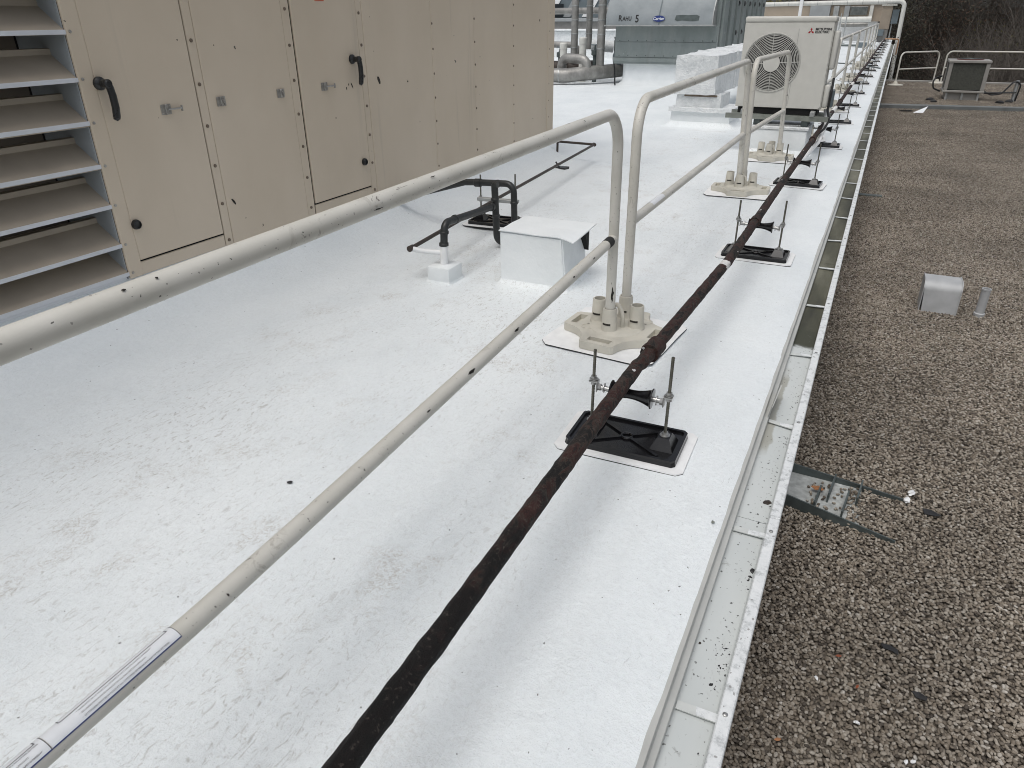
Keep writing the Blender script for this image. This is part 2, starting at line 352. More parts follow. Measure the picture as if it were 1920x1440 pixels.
class G:
    def __init__(s): s.b = bmesh.new()
    def box(s, x0, x1, y0, y1, z0, z1, bev=0.0, seg=1, m=None):
        r = bmesh.ops.create_cube(s.b, size=1.0); v = r['verts']
        for p in v: p.co = Vector(((x0 + x1) / 2 + p.co.x * (x1 - x0), (y0 + y1) / 2 + p.co.y * (y1 - y0), (z0 + z1) / 2 + p.co.z * (z1 - z0)))
        if m is not None:
            for p in v: p.co = m @ p.co
        if bev:
            e = list({e for p in v for e in p.link_edges})
            bmesh.ops.bevel(s.b, geom=e, offset=bev, segments=seg, affect='EDGES', profile=.5)
        return s
    def ring(s, c, u, v, r, n): return [s.b.verts.new(c + u * (r * math.cos(2 * math.pi * k / n)) + v * (r * math.sin(2 * math.pi * k / n))) for k in range(n)]
    def tube(s, pts, r, n=12, caps=True, closed=False):
        pts = [Vector(p) for p in pts]; N = len(pts)
        rs = r if isinstance(r, (list, tuple)) else [r] * N
        t0 = (pts[1] - pts[0]).normalized()
        u = t0.orthogonal().normalized(); rings = []
        for i, p in enumerate(pts):
            if closed: t = (pts[(i + 1) % N] - pts[i - 1]).normalized()
            else: t = (pts[min(i + 1, N - 1)] - pts[max(i - 1, 0)]).normalized()
            u = (u - t * u.dot(t)).normalized(); w = t.cross(u)
            rings.append(s.ring(p, u, w, rs[i], n))
        m = N if closed else N - 1
        for i in range(m):
            a, b = rings[i], rings[(i + 1) % N]
            for k in range(n): s.b.faces.new((a[k], a[(k + 1) % n], b[(k + 1) % n], b[k]))
        if caps and not closed:
            s.b.faces.new(rings[0][::-1]); s.b.faces.new(rings[-1])
        return s
    def cyl(s, p0, p1, r0, r1=None, n=16): return s.tube([p0, p1], [r0, r0 if r1 is None else r1], n)
    def lathe(s, prof, o=(0, 0, 0), axis=(0, 0, 1), n=20):
        o = Vector(o); t = Vector(axis).normalized(); u = t.orthogonal().normalized(); w = t.cross(u)
        rings = [s.ring(o + t * h, u, w, max(r, 1e-5), n) for r, h in prof]
        for a, b in zip(rings, rings[1:]):
            for k in range(n): s.b.faces.new((a[k], a[(k + 1) % n], b[(k + 1) % n], b[k]))
        s.b.faces.new(rings[0][::-1]); s.b.faces.new(rings[-1]); return s
    def prism(s, poly, f0, f1):
        """poly: 2-D points; f0/f1 map a 2-D point to 3-D on the two end planes"""
        a = [s.b.verts.new(f0(*p)) for p in poly]; b = [s.b.verts.new(f1(*p)) for p in poly]
        s.b.faces.new(a[::-1]); s.b.faces.new(b); n = len(poly)
        for k in range(n): s.b.faces.new((a[k], a[(k + 1) % n], b[(k + 1) % n], b[k]))
        return s
    def sheet(s, prof, y0, y1, th=.003):
        """a bent sheet: (x,z) profile run along Y with thickness"""
        pr = [Vector((p[0], p[1])) for p in prof]; off = []
        for i in range(len(pr)):
            t = (pr[min(i + 1, len(pr) - 1)] - pr[max(i - 1, 0)]).normalized(); off.append(pr[i] + Vector((t.y, -t.x)) * th)
        poly = [tuple(p) for p in pr] + [tuple(p) for p in off[::-1]]
        return s.prism(poly, lambda x, z: (x, y0, z), lambda x, z: (x, y1, z))
    def plate(s, outer, holes, z0, z1):
        ed = []
        for loop in [outer] + holes:
            vs = [s.b.verts.new((p[0], p[1], z1)) for p in loop]
            ed += [s.b.edges.new((vs[k], vs[(k + 1) % len(vs)])) for k in range(len(vs))]
        r = bmesh.ops.triangle_fill(s.b, use_beauty=True, use_dissolve=True, edges=ed)
        fs = [f for f in r['geom'] if isinstance(f, bmesh.types.BMFace)]
        e = bmesh.ops.extrude_face_region(s.b, geom=fs)
        for v in [v for v in e['geom'] if isinstance(v, bmesh.types.BMVert)]: v.co.z = z0
        return s
    def quad(s, *p): s.b.faces.new([s.b.verts.new(q) for q in p]); return s
    def xf(s, m):
        bmesh.ops.transform(s.b, matrix=m, verts=s.b.verts); return s
    def obj(s, name, mat, parent=None, ang=35, fix=True):
        if fix: bmesh.ops.recalc_face_normals(s.b, faces=s.b.faces)
        me = bpy.data.meshes.new(name); s.b.to_mesh(me); s.b.free()
        return link(me, name, mat, parent, ang)
def link(me, name, mat, parent=None, ang=35):
    if ang is not None and len(me.polygons):
        me.polygons.foreach_set('use_smooth', [True] * len(me.polygons)); me.set_sharp_from_angle(angle=R(ang))
    me.materials.append(MAT[mat] if isinstance(mat, str) else mat)
    o = bpy.data.objects.new(name, me); C.objects.link(o)
    if parent is not None: o.parent = parent
    return o
def thing(name, label, cat, loc=(0, 0, 0), rz=0.0, group=None):
    o = bpy.data.objects.new(name, None); C.objects.link(o); o.location = loc; o.rotation_euler = (0, 0, rz)
    o.empty_display_size = .1
    return tag(o, label, cat, group)
def tag(o, label, cat, group=None):
    o['label'] = label; o['category'] = cat
    if group: o['group'] = group
    return o
def struct(o): o['kind'] = 'structure'; return o
def stuff(o): o['kind'] = 'stuff'; return o
def copy_tree(o, parent=None):
    c = o.copy(); C.objects.link(c)
    if parent is not None: c.parent = parent
    for ch in list(o.children): copy_tree(ch, c)
    return c
def text_mesh(body, size, align='CENTER', space=1.0, bold=0.0, xs=1.0):
    cu = bpy.data.curves.new('lettering', 'FONT'); cu.body = body; cu.size = size; cu.align_x = align; cu.align_y = 'CENTER'
    cu.space_character = space; cu.offset = bold; cu.fill_mode = 'FRONT'
    ob = bpy.data.objects.new('lettering', cu); C.objects.link(ob)
    dg = bpy.context.evaluated_depsgraph_get(); dg.update()
    me = bpy.data.meshes.new_from_object(ob.evaluated_get(dg)); bpy.data.objects.remove(ob); bpy.data.curves.remove(cu)
    for v in me.vertices: v.co.x *= xs
    me.materials.clear(); return me
def put_text(me, name, mat, m, parent):
    me.transform(m); o = link(me, name, mat, parent, None); return o
def FRONT(x, y, z):               # text plane facing -Y
    return Matrix.Translation((x, y, z)) @ Matrix.Rotation(R(90), 4, 'X')
def nz(x, y, z=0.0): return noise.noise(Vector((x, y, z)))

# ------------------------------------------------------------------ the setting: roofs, gutter side, ground
ROOF_EDGE = -.195
def roof_z(x, y):
    z = .0045 * nz(x * 1.6, y * .9) + .0022 * nz(x * 5 + 9, y * 2.4) + .0010 * nz(x * 13, y * 8, 4)
    fade = max(0, min(1, (ROOF_EDGE - x) / .05))
    z *= .25 + .75 * fade
    t = max(0, min(1, (x + .42) / .225)); z -= .012 * t * t          # falls to the drip edge
    if y < 7.9 and x < -2.5:                                         # cant fillet against the cabinet kerb
        d = max(0.0, -3.22 - x) if y < 7.5 else 0
        e = max(0, min(1, (-2.62 - x) / .6)) * max(0, min(1, (7.75 - y) / .3))
        z -= .02 * e
    return z
xs = list(np.arange(-3.3, -.26, .03)) + [-.25, -.235, -.222, -.21, -.202, ROOF_EDGE]
xs = [-26, -18, -14, -10, -8, -6.5, -5.4, -4.6, -4.0, -3.6] + xs
ys = list(np.arange(-1.0, 6, .04)) + list(np.arange(6, 12, .08)) + list(np.arange(12, 22, .25)) + list(np.arange(22, 46, 1.0)) + [46, 52, 60, 72]
ys = [-6, -3] + ys
gv = []; gf = []
for y in ys:
    for x in xs:
        xx = x
        if x == ROOF_EDGE: xx += .003 * nz(3, y * 6) + .0015 * nz(8, y * 30)
        gv.append((xx, y, roof_z(x, y)))
W = len(xs)
for j in range(len(ys) - 1):
    for i in range(W - 1):
        a = j * W + i; gf.append((a, a + 1, a + W + 1, a + W))
# downturned edge of the coating
base = len(gv)
for j, y in enumerate(ys): p = gv[j * W + W - 1]; gv.append((p[0] + .002, p[1], p[2] - .014 + .003 * nz(y * 9, 2)))
for j in range(len(ys) - 1): gf.append((j * W + W - 1, base + j, base + j + 1, (j + 1) * W + W - 1))
me = bpy.data.meshes.new('white_roof'); me.from_pydata(gv, [], gf)
roof = struct(link(me, 'white_roof', 'roof', None, 60))

g = G(); g.box(-26, -.205, -6, 72, -.8, -.05)
struct(g.obj('building_wall', 'building_wall', None))
# cabinet kerb: upstand with a soft cant, part of the roof
g = G()
prof = [(-3.225, .27), (-3.212, .225), (-3.19, .185), (-3.15, .145), (-3.10, .112), (-3.03, .082), (-2.94, .055), (-2.82, .032), (-2.70, .016), (-2.55, .002), (-2.42, -.008)]
path = []
cor = []
for k in range(9):
    a = R(90) * k / 8; cor.append(a)
rows = []
for (x, z) in prof:
    d = x + 3.225; row = []
    for y in np.arange(-4, 7.45, .2): row.append((x + .004 * nz(y, z * 9), y, z + .006 * nz(y * 1.1, x * 3) + .003 * nz(y * 3, x * 7)))
    rr = .09 + d * .45
    for a in cor: row.append((-3.315 + (.09 + d * (1 - .55 * a / R(90))) * math.cos(a), 7.45 + rr * math.sin(a), z))
    row.append((-5.6, 7.45 + rr, z)); rows.append(row)
vv = [[g.b.verts.new(p) for p in r] for r in rows]
for a, b in zip(vv, vv[1:]):
    for k in range(len(a) - 1): g.b.faces.new((a[k], a[k + 1], b[k + 1], b[k]))
struct(g.obj('cabinet_kerb', 'roof', None, 60, False))

# gravel roof, lower by 0.8 m
g = G(); GZ = -.80
gy = [-6, 0] + list(np.arange(1, 14, .25)) + list(np.arange(14, 33, 1.0))
gx = [-.205] + list(np.arange(0, 3, .25)) + list(np.arange(3, 16, 1.0)) + [22]
vv = [[g.b.verts.new((x, min(y, 32.2 + x * .0) , GZ - .012 + .012 * nz(x * .8, y * .8, 2))) for x in gx] for y in gy]
for a, b in zip(vv, vv[1:]):
    for k in range(len(a) - 1): g.b.faces.new((a[k], a[k + 1], b[k + 1], b[k]))
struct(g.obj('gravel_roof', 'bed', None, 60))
g = G(); g.box(-.2, 22, -6, 32.3, -6.5, -.85)
struct(g.obj('lower_building_wall', 'building_wall', None))
g = G(); g.quad((-250, -60, -6.5), (250, -60, -6.5), (250, 320, -6.5), (-250, 320, -6.5))
struct(g.obj('ground', 'turf', None))
g = G(); g.quad((-20, 36, -6.49), (60, 36, -6.49), (60, 66, -6.49), (-20, 66, -6.49))
struct(g.obj('car_park_paving', 'asphalt', None))

# loose pebbles over the gravel roof (instanced stones)
def in_view(x, y, z, mx=260, my=200):
    d = M3.transposed() @ Vector((x, y, z - CAM_H))
    if d.z > -.3: return False
    px = 960 + 1332 * d.x / -d.z; py = 720 - 1332 * d.y / -d.z
    return -mx < px < 1920 + mx and -my < py < 1440 + my
r2 = np.random.RandomState(3)
pts = []
def sow(x0, x1, y0, y1, step, lift, keep=1.0):
    X, Y = np.meshgrid(np.arange(x0, x1, step), np.arange(y0, y1, step * .9))
    X = X + r2.uniform(-.5, .5, X.shape) * step; Y = Y + r2.uniform(-.5, .5, Y.shape) * step
    X = X.ravel(); Y = Y.ravel(); k = r2.uniform(size=X.size) < keep; X = X[k]; Y = Y[k]
    D = np.stack([X, Y, np.full_like(X, GZ - CAM_H)], 1) @ np.array(M3)
    ok = D[:, 2] < -.3; px = 960 + 1332 * D[:, 0] / -D[:, 2]; py = 720 - 1332 * D[:, 1] / -D[:, 2]
    ok &= (px > 1200) & (px < 2500) & (py < 1700) & (py > 100)
    X = X[ok]; Y = Y[ok]
    Z = GZ + lift + r2.uniform(-.003, .004, X.size)
    pts.append(np.stack([X, Y, Z], 1))
sow(-.1, 3.4, 1.0, 9.0, .0150, .001); sow(-.1, 2.6, 1.0, 7.0, .019, .007, .6)
sow(-.1, 4.6, 9.0, 16.0, .019, .002); sow(-.1, 6.5, 16.0, 32.0, .032, .003)
_n = 70; pts.append(np.stack([r2.uniform(.02, .30, _n) ** .8, r2.uniform(3.22, 3.50, _n), np.full(_n, GZ + .026)], 1))
_n = 160; pts.append(np.stack([r2.uniform(.24, .34, _n), r2.uniform(3.18, 3.52, _n), np.full(_n, GZ + .024)], 1))
P = np.concatenate(pts)
me = bpy.data.meshes.new('loose_gravel'); me.vertices.add(len(P)); me.vertices.foreach_set('co', P.astype(np.float32).ravel())
gravel = bpy.data.objects.new('loose_gravel', me); C.objects.link(gravel); me.materials.append(MAT['stone'])
stuff(gravel); gravel['label'] = 'loose brown and grey river gravel covering the lower roof'; gravel['category'] = 'gravel'
ng = bpy.data.node_groups.new('pebbles', 'GeometryNodeTree'); N = ng.nodes; L = ng.links
ng.interface.new_socket('Geometry', in_out='INPUT', socket_type='NodeSocketGeometry'); ng.interface.new_socket('Geometry', in_out='OUTPUT', socket_type='NodeSocketGeometry')
gi = N.new('NodeGroupInput'); go = N.new('NodeGroupOutput')
ico = N.new('GeometryNodeMeshIcoSphere'); ico.inputs['Radius'].default_value = .0084; ico.inputs['Subdivisions'].default_value = 2
ss = N.new('GeometryNodeSetShadeSmooth'); sm = N.new('GeometryNodeSetMaterial'); sm.inputs['Material'].default_value = MAT['stone']
iop = N.new('GeometryNodeInstanceOnPoints')
rv = N.new('FunctionNodeRandomValue'); rv.data_type = 'FLOAT_VECTOR'; rv.inputs[0].default_value = (-.5, -.5, 0); rv.inputs[1].default_value = (.5, .5, 6.28); rv.inputs['Seed'].default_value = 3
rs = N.new('FunctionNodeRandomValue'); rs.data_type = 'FLOAT_VECTOR'; rs.inputs[0].default_value = (.75, .6, .42); rs.inputs[1].default_value = (1.35, 1.0, .75); rs.inputs['Seed'].default_value = 8
L.new(ico.outputs['Mesh'], ss.inputs[0]); L.new(ss.outputs[0], sm.inputs[0]); L.new(sm.outputs[0], iop.inputs['Instance'])
L.new(gi.outputs[0], iop.inputs['Points']); L.new(rv.outputs[0], iop.inputs['Rotation']); L.new(rs.outputs[0], iop.inputs['Scale'])
L.new(iop.outputs[0], go.inputs[0])
gravel.modifiers.new('pebbles', 'NODES').node_group = ng

# ------------------------------------------------------------------ gutter
gut = thing('roof_gutter', 'long pale metal box gutter along the edge of the white roof', 'gutter', (-.11, 0, -.12))
def gput(g, name, mat, ang=25): o = g.obj(name, mat, gut, ang); o.matrix_parent_inverse = Matrix.Translation((.11, 0, .12)); return o
yb = -1.0
for k in range(17):
    y0 = yb + k * 3.05; y1 = min(y0 + 3.047, 49)
    dx = .0 if y0 < 20 else (y0 - 20) * .0010
    g = G(); g.sheet([(-.196 + dx, -.045), (-.182 + dx, -.066), (-.178 + dx, -.074), (-.072 + dx, -.077), (-.066 + dx, -.072), (-.062 + dx, -.052)], y0, y1, -.0025)
    gput(g, 'trough', 'gutter')
    g = G(); g.box(-.066 + dx, -.033 + dx, y0, y1, -.060, -.041, .003); g.box(-.0415 + dx, -.0335 + dx, y0, y1, -.15, -.0605)
    gput(g, 'lip', 'lip')
g = G()
for k in range(3):
    pass
prof = [(-.2045, -.012), (-.183, -.012), (-.181, -.040), (-.166, -.044), (-.165, -.062)]
g.sheet(prof, -1, 49, .003); gput(g, 'drip_edge', 'drip_edge')
sy = [1.246 + .742 * k for k in range(-1, 64)]
for k, y in enumerate(sy):
    y += rng.uniform(-.02, .02); dx = .0 if y < 20 else (y - 20) * .0010
    a = rng.uniform(-.012, .012); w = .0125
    g = G(); g.prism([(-.163 + dx, y - w - a), (-.0615 + dx, y - w + a), (-.0615 + dx, y + w + a), (-.163 + dx, y + w - a)], lambda x, yy: (x, yy, -.0665), lambda x, yy: (x, yy, -.0635))
    o = gput(g, 'strap', 'gutter_strap' if k < 9 else 'lip')
    if k < 9:
        g = G(); g.prism([(-.118 + .01 * rng.random(), y - w), (-.0617, y - w + .6 * a), (-.0617, y + w * .95 + .6 * a), (-.118, y + w * .95)], lambda x, yy: (x, yy, -.0634), lambda x, yy: (x, yy, -.0624)); t_ = g.obj('sealant_tape', 'lip', o)
    if k < 12:
        g = G(); g.lathe([(.0065, 0), (.0062, .003), (.003, .0045)], (-.05, y, -.0412), n=10)
        gput(g, 'screw', 'zinc')
g = G()   # curled splice tab lifting off the drip edge
g.prism([(-.172, 2.72), (-.168, 2.74), (-.160, 2.95), (-.166, 2.95)], lambda x, y: (x, y, -.05), lambda x, y: (x + .012, y, .004))
gput(g, 'splice_tab', 'drip_edge')
def clump(x, y, z, r, name, label, cat, mat, group=None, flat=.35, seed=0):
    rg = random.Random(seed); g = G()
    bmesh.ops.create_icosphere(g.b, subdivisions=2, radius=r)
    for v in g.b.verts:
        k = 1 + .55 * nz(v.co.x / r * 1.3 + seed, v.co.y / r * 1.3, v.co.z / r * 1.3 + seed); v.co = Vector((v.co.x * k * 1.25, v.co.y * k * .8, v.co.z * k * flat))
        v.co.z = max(v.co.z, -r * flat * .5)
    o = g.obj(name, mat); o.location = (x, y, z + r * flat * .45); o.rotation_euler = (0, 0, rg.uniform(0, 3)); tag(o, label, cat, group); return o

g = G(); rl = random.Random(31)
for k in range(420):
    c0 = rl.choice((1.05, 1.38, 1.47, 1.78, 2.15, 2.35, 2.62, 3.0)) if rl.random() < .6 else rl.uniform(.9, 3.6)
    x = rl.uniform(-.168, -.075) if rl.random() < .5 else rl.choice((rl.gauss(-.158, .008), rl.gauss(-.082, .008))); x = min(-.074, max(-.170, x)); y = c0 + rl.gauss(0, .05)
    a = rl.uniform(0, 6.28); l_ = rl.uniform(.0012, .0045) * (2 if rl.random() < .08 else 1); w_ = l_ * rl.uniform(.25, .7); u = Vector((math.cos(a), math.sin(a), rl.uniform(-.1, .3))) * l_; v = Vector((-math.sin(a), math.cos(a), rl.uniform(-.2, .4))) * w_; p = Vector((x, y, -.0735))
    g.quad(p - u, p + v, p + u, p - v)
o = stuff(g.obj('gutter_litter', 'scrap_black', None, None)); o['label'] = 'fine dark leaf and dirt flecks scattered in the near gutter'; o['category'] = 'debris'

# ------------------------------------------------------------------ air handler cabinet
FX = -3.2
cab = thing('air_handler_cabinet', 'large beige rooftop air handler cabinet with louvres and access doors', 'air handler', (-4.4, 2, .27))
INV = Matrix.Translation((4.4, -2, -.27))
def cput(g, name, mat, parent=None, ang=35):
    o = g.obj(name, mat, parent or cab, ang)
    if parent is None: o.matrix_parent_inverse = INV
    return o
CZ0, CZ1 = .27, 3.4  # unseen upper part made taller so the cabinet shades the roof beside it
g = G(); g.box(-5.6, FX - .35, -4, 7.5, CZ0 + .005, CZ1 - .002); g.box(FX - .36, FX - .012, 2.25, 7.52, CZ0 + .004, CZ1 - .004); cput(g, 'core', 'dark_gap')
g = G(); g.box(-5.65, FX + .03, -4.05, 7.6, CZ1, CZ1 + .05, .01); cput(g, 'roof_cap', 'beige')
g = G(); g.box(-5.6, FX - .0005, 7.521, 7.575, CZ0, CZ1); cput(g, 'end_wall', 'beige')
def panel(y0, y1, z0, z1, name, proud=.0, mat='beige', bev=.003):
    g = G(); g.box(FX - .011, FX + proud, y0, y1, z0, z1, bev); return cput(g, name, mat)
panel(2.2145, 2.2905, CZ0, CZ1 - .003, 'louver_stile', .004)
panel(2.284, 2.843, CZ0, .335, 'door_sill'); panel(3.632, 4.249, CZ0, .335, 'door_sill')
panel(2.848, 2.903, CZ0, CZ1 - .003, 'joint_strip'); panel(2.9045, 3.552, CZ0, CZ1 - .003, 'wall_panel', .002)
panel(3.5535, 3.622, CZ0, CZ1 - .003, 'joint_strip'); panel(4.252, 4.312, CZ0, CZ1 - .003, 'joint_strip')
seams = [4.3135, 5.165, 5.84, 6.594, 7.405]
for a, b in zip(seams, seams[1:]): panel(a, b - .0015, CZ0, CZ1 - .003, 'wall_panel', .002 + .0012 * (seams.index(a) % 2))
panel(7.405, 7.5765, CZ0, CZ1 - .003, 'corner_post', .006)
d1 = panel(2.291, 2.839, .345, 2.45, 'door', .004); d2 = panel(3.634, 4.246, .345, 2.45, 'door', .004)
panel(2.284, 2.843, 2.46, CZ1 - .003, 'door_header'); panel(3.632, 4.249, 2.46, CZ1 - .003, 'door_header')
# rivets, one joined row per seam (too small to pick apart)
for y, pz, z0 in ((2.872, .205, .30), (3.585, .19, .33), (4.279, .19, .31), (5.178, .175, .33), (5.852, .175, .36), (6.606, .17, .33), (7.45, .165, .30)):
    g = G(); z = z0
    while z < CZ1 - .05:
        g.lathe([(.0098, 0), (.0088, .005), (.004, .007)], (FX + .0005, y, z), (1, 0, 0), 8); z += pz
    o = cput(g, 'rivet_row', 'rivet_brown'); stuff(o)
def handle(y, z, door):
    g = G()
    g.lathe([(.029, 0), (.029, .012), (.022, .02), (.017, .024), (.016, .045), (.0195, .050), (.0195, .066), (.014, .072)], (FX + .004, y, z), (1, 0, 0), 20)
    x = FX + .058
    pts = [(x, y - .003, z + .004), (x + .002, y + .008, z - .010), (x + .004, y + .012, z - .05), (x + .002, y + .014, z - .10), (x - .003, y + .012, z - .142), (x - .006, y + .004, z - .155)]
    g.tube(fillet(pts, .03, 4), [.0175, .0175] + [.0165] * (len(fillet(pts, .03, 4)) - 4) + [.013, .010], 12)
    o = cput(g, 'lever_handle', 'black_hardware', door); o.matrix_parent_inverse = Matrix.Identity(4)
def knob(y, z, door):
    g = G(); g.lathe([(.024, 0), (.025, .006), (.022, .018), (.017, .022), (.016, .014), (.0, .013)], (FX + .004, y, z), (1, 0, 0), 20)
    cput(g, 'vent_knob', 'black_hardware', door)
def hasp(y, z, bolt, door):
    g = G(); x = FX + .004
    g.box(x, x + .004, y - .03, y - .002, z - .024, z + .024, .001); g.box(x, x + .004, y + .002, y + .03, z - .024, z + .024, .001)
    g.box(x, x + .011, y - .008, y + .010, z - .024, z + .024, .003)
    for yy in (-.02, .02):
        for zz in (-.016, .016): g.lathe([(.005, 0), (.004, .003)], (x + .004, y + yy, z + zz), (1, 0, 0), 8)
    if bolt:
        g.tube([(x + .012, y + .002, z), (x + .016, y + .085, z)], .0048, 8); g.tube([(x + .016, y + .085, z - .014), (x + .016, y + .085, z + .014)], .0052, 8)
    else:
        g.tube([(x + .004, y + .004, z - .01), (x + .02, y + .004, z - .006), (x + .02, y + .004, z + .006), (x + .004, y + .004, z + .01)], .004, 6)
    cput(g, 'hasp', 'hardware_steel', door)
handle(2.305, 1.165, d1); handle(4.155, 1.18, d2); knob(2.312, .522, d1); knob(4.18, .522, d2)
hasp(2.632, 1.022, True, d1); hasp(3.85, 1.036, True, d2); hasp(2.992, 1.027, False, None); hasp(3.452, 1.029, False, None)
g = G(); g.box(FX + .0045, FX + .0055, 3.852, 3.937, 1.514, 1.60); cput(g, 'warning_placard', 'label_red', d2)
# paint chips knocked through to dark metal
def chip(y, z, w, h, a, par=None):
    g = G(); n = 9
    poly = []
    for k in range(n):
        t = 2 * math.pi * k / n; rr = 1 + .35 * nz(k * 1.7, y * 9, z * 9)
        u, v = w * rr * math.cos(t), h * rr * math.sin(t); poly.append((y + u * math.cos(a) - v * math.sin(a), z + u * math.sin(a) + v * math.cos(a)))
    g.prism(poly, lambda p, q: (FX + .001, p, q), lambda p, q: (FX + .0048, p, q)); cput(g, 'paint_chip', 'slot_dark', par)
for c_ in ((4.072, 1.008, .004, .011, .1), (4.098, 1.03, .004, .008, 0), (4.132, 1.022, .005, .022, .5), (4.44, 1.035, .013, .028, .4), (4.80, 1.0, .006, .006, 0), (2.955, .50, .006, .02, .6), (7.2, 1.39, .008, .012, 0), (3.93, .84, .004, .005, 0)): chip(*c_)
# louvre bank
lz = [.286, .429, .620, .803, .992, 1.175, 1.364, 1.552, 1.74, 1.928, 2.116, 2.304, 2.49, 2.68, 2.87, 3.06, 3.25]
for i, z in enumerate(lz):
    t = rng.uniform(-.002, .002)
    g = G(); y1 = 2.2094
    g.prism([(FX - .001, z), (FX - .001, z + .019), (FX - .130, z + .110), (FX - .131, z + .134), (FX - .165, z + .136), (FX - .165, z + .132), (FX - .136, z + .130), (FX - .135, z + .107), (FX - .006, z + .014), (FX - .006, z)],
            lambda x, zz: (x, -4, zz + t), lambda x, zz: (x, y1, zz - t))
    bl = cput(g, 'louver_blade', 'louver_beige')
    g = G(); g.box(FX - .0055, FX + .0025, -4, y1 + .0048, z + .001 + t, z + .0195 + t, .001); cput(g, 'blade_edge', 'louver_edge', bl)
    g = G(); g.lathe([(.0075, 0), (.006, .004), (.003, .005)], (FX + .004, 2.232, z + .012), (1, 0, 0), 8); cput(g, 'screw', 'hardware_steel')
g = G(); g.box(FX - .345, FX - .0105, 2.2095, 2.2143, CZ0, CZ1); cput(g, 'louver_jamb', 'louver_jamb')
g = G(); g.box(FX - .2, FX - .003, -4, 2.197, CZ0, .2855); cput(g, 'louver_sill', 'louver_edge')
g = G(); g.box(FX - .348, FX - .34, -4, 2.197, CZ0 + .01, CZ1 - .01); cput(g, 'back_shade_sheet', 'louver_back_shade')  # added back sheet in darkened beige, painting the shade behind the blades

# ------------------------------------------------------------------ guard rails
def sect_name(): return 'guard_rail'
def make_rail(A, B, mid=.50, midB=None, label='', top=1.07, topA=None, midpts=None, leanA=(0, 0), leanB=(0, 0), sticker=False, r=.0235, zb=.095):
    A = Vector(A); B = Vector(B)
    o = thing('guard_rail', label, 'guard rail', (A.x, A.y, .06), 0, 'cream tube guard rail sections in a row')
    inv = Matrix.Translation((-A.x, -A.y, -.06))
    p = [(A.x, A.y, zb), (A.x + leanA[0], A.y + leanA[1], topA or top), (B.x + leanB[0], B.y + leanB[1], top), (B.x, B.y, zb)]
    g = G(); g.tube(fillet(p, .155, 10), r, 18); f = g.obj('bent_frame', 'rail', o); f.matrix_parent_inverse = inv
    midB = mid if midB is None else midB
    def at(P, ln, z): return Vector((P.x + ln[0] * (z - zb) / (top - zb), P.y + ln[1] * (z - zb) / (top - zb), z))
    a = at(A, leanA, mid); b = at(B, leanB, midB)
    g = G(); g.tube(midpts or [a, a.lerp(b, .33), a.lerp(b, .66), b], .0228, 16); m = g.obj('mid_rail', 'rail', o); m.matrix_parent_inverse = inv
    if sticker: make_sticker(a, b, sticker, o, inv)
    return o
def make_sticker(a, b, spec, parent, inv):
    """printed label wrapped round a stretch of the mid rail; spec = (start, length, lines)"""
    s0, ln, lines, full = spec
    d = (b - a).normalized(); side = Vector((d.y, -d.x, 0)).normalized(); up = side.cross(d).normalized()
    if up.z < 0: up = -up
    o0 = a + d * s0; r0 = .0228
    def wrap(u, arc, rr):  # arc angle from the side (+X) over the top
        return o0 + d * u + side * (rr * math.cos(arc)) + up * (rr * math.sin(arc))
    lab = G(); A0, A1 = R(30), R(142); n = 14; m = 12
    vs = [[lab.b.verts.new(wrap(ln * i / n, A0 + (A1 - A0) * j / m, r0 + .0006)) for j in range(m + 1)] for i in range(n + 1)]
    for i in range(n):
        for j in range(m): lab.b.faces.new((vs[i][j], vs[i + 1][j], vs[i + 1][j + 1], vs[i][j + 1]))
    L_ = lab.obj('warning_label', 'label_white', parent, 60); L_.matrix_parent_inverse = inv
    def strip(u0, u1, a0, a1, mat, name):
        q = G(); k = 10
        aa = [a0 + (a1 - a0) * i / k for i in range(k + 1)]; uu = [u0 + (u1 - u0) * i / k for i in range(k + 1)]
        if abs(a1 - a0) * r0 > abs(u1 - u0): rows = [[q.b.verts.new(wrap(u, t, r0 + .0009)) for u in (u0, u1)] for t in aa]
        else: rows = [[q.b.verts.new(wrap(u, t, r0 + .0009)) for t in (a0, a1)] for u in uu]
        for x, y in zip(rows, rows[1:]): q.b.faces.new((x[0], x[1], y[1], y[0]))
        q.obj(name, mat, L_, None)
    if full:
        strip(0, ln, A0, A0 + R(5), 'logo_blue', 'label_border'); strip(ln - .0012, ln, A0, A1, 'print_grey', 'label_border')
        strip(.030, ln - .010, R(98), R(102), 'print_grey', 'label_rule'); strip(.036, ln - .016, R(128), R(132), 'print_grey', 'label_rule')
        strip(ln - .012, ln - .010, R(101), R(130), 'print_grey', 'label_rule'); strip(.028, .030, R(101), R(130), 'print_grey', 'label_rule')
    for txt, arc, size, u in lines:
        me = text_mesh(txt, size, 'LEFT', 1.0, 0.0)
        wd = max(v.co.x for v in me.vertices); k = min(1.0, (ln - u - .008) / wd, .00102 / size * 5.4)
        for v in me.vertices:
            v.co = wrap(u + v.co.x * k, R(arc) + v.co.y / r0, r0 + .0010)
        link(me, 'label_text', 'print_black', L_, None)
warn = ('BASES MUST BE 10" FROM FALL HAZARD IF NO CURB OR PARAPET IS PRESENT', 'SECURING PINS MUST BE IN PLACE ON ALL RAIL SECTION UPRIGHTS', 'OUTRIGGERS MUST BE IN PLACE AT ALL START/END OR BREAK IN A RUN OF RAIL SECTIONS')
lines1 = [('\u2022  ' + warn[0], 84, .0040, .055), ('\u2022  ' + warn[1], 66, .0040, .055), ('\u2022  ' + warn[2], 48, .0040, .055)]
RX = -.985
mp = [Vector((-.99, y, z)) for y, z in ((.02, .3895), (.35, .39308), (.62, .396), (.95, .408), (1.4, .430), (2.2, .468), (3.094, .512))]
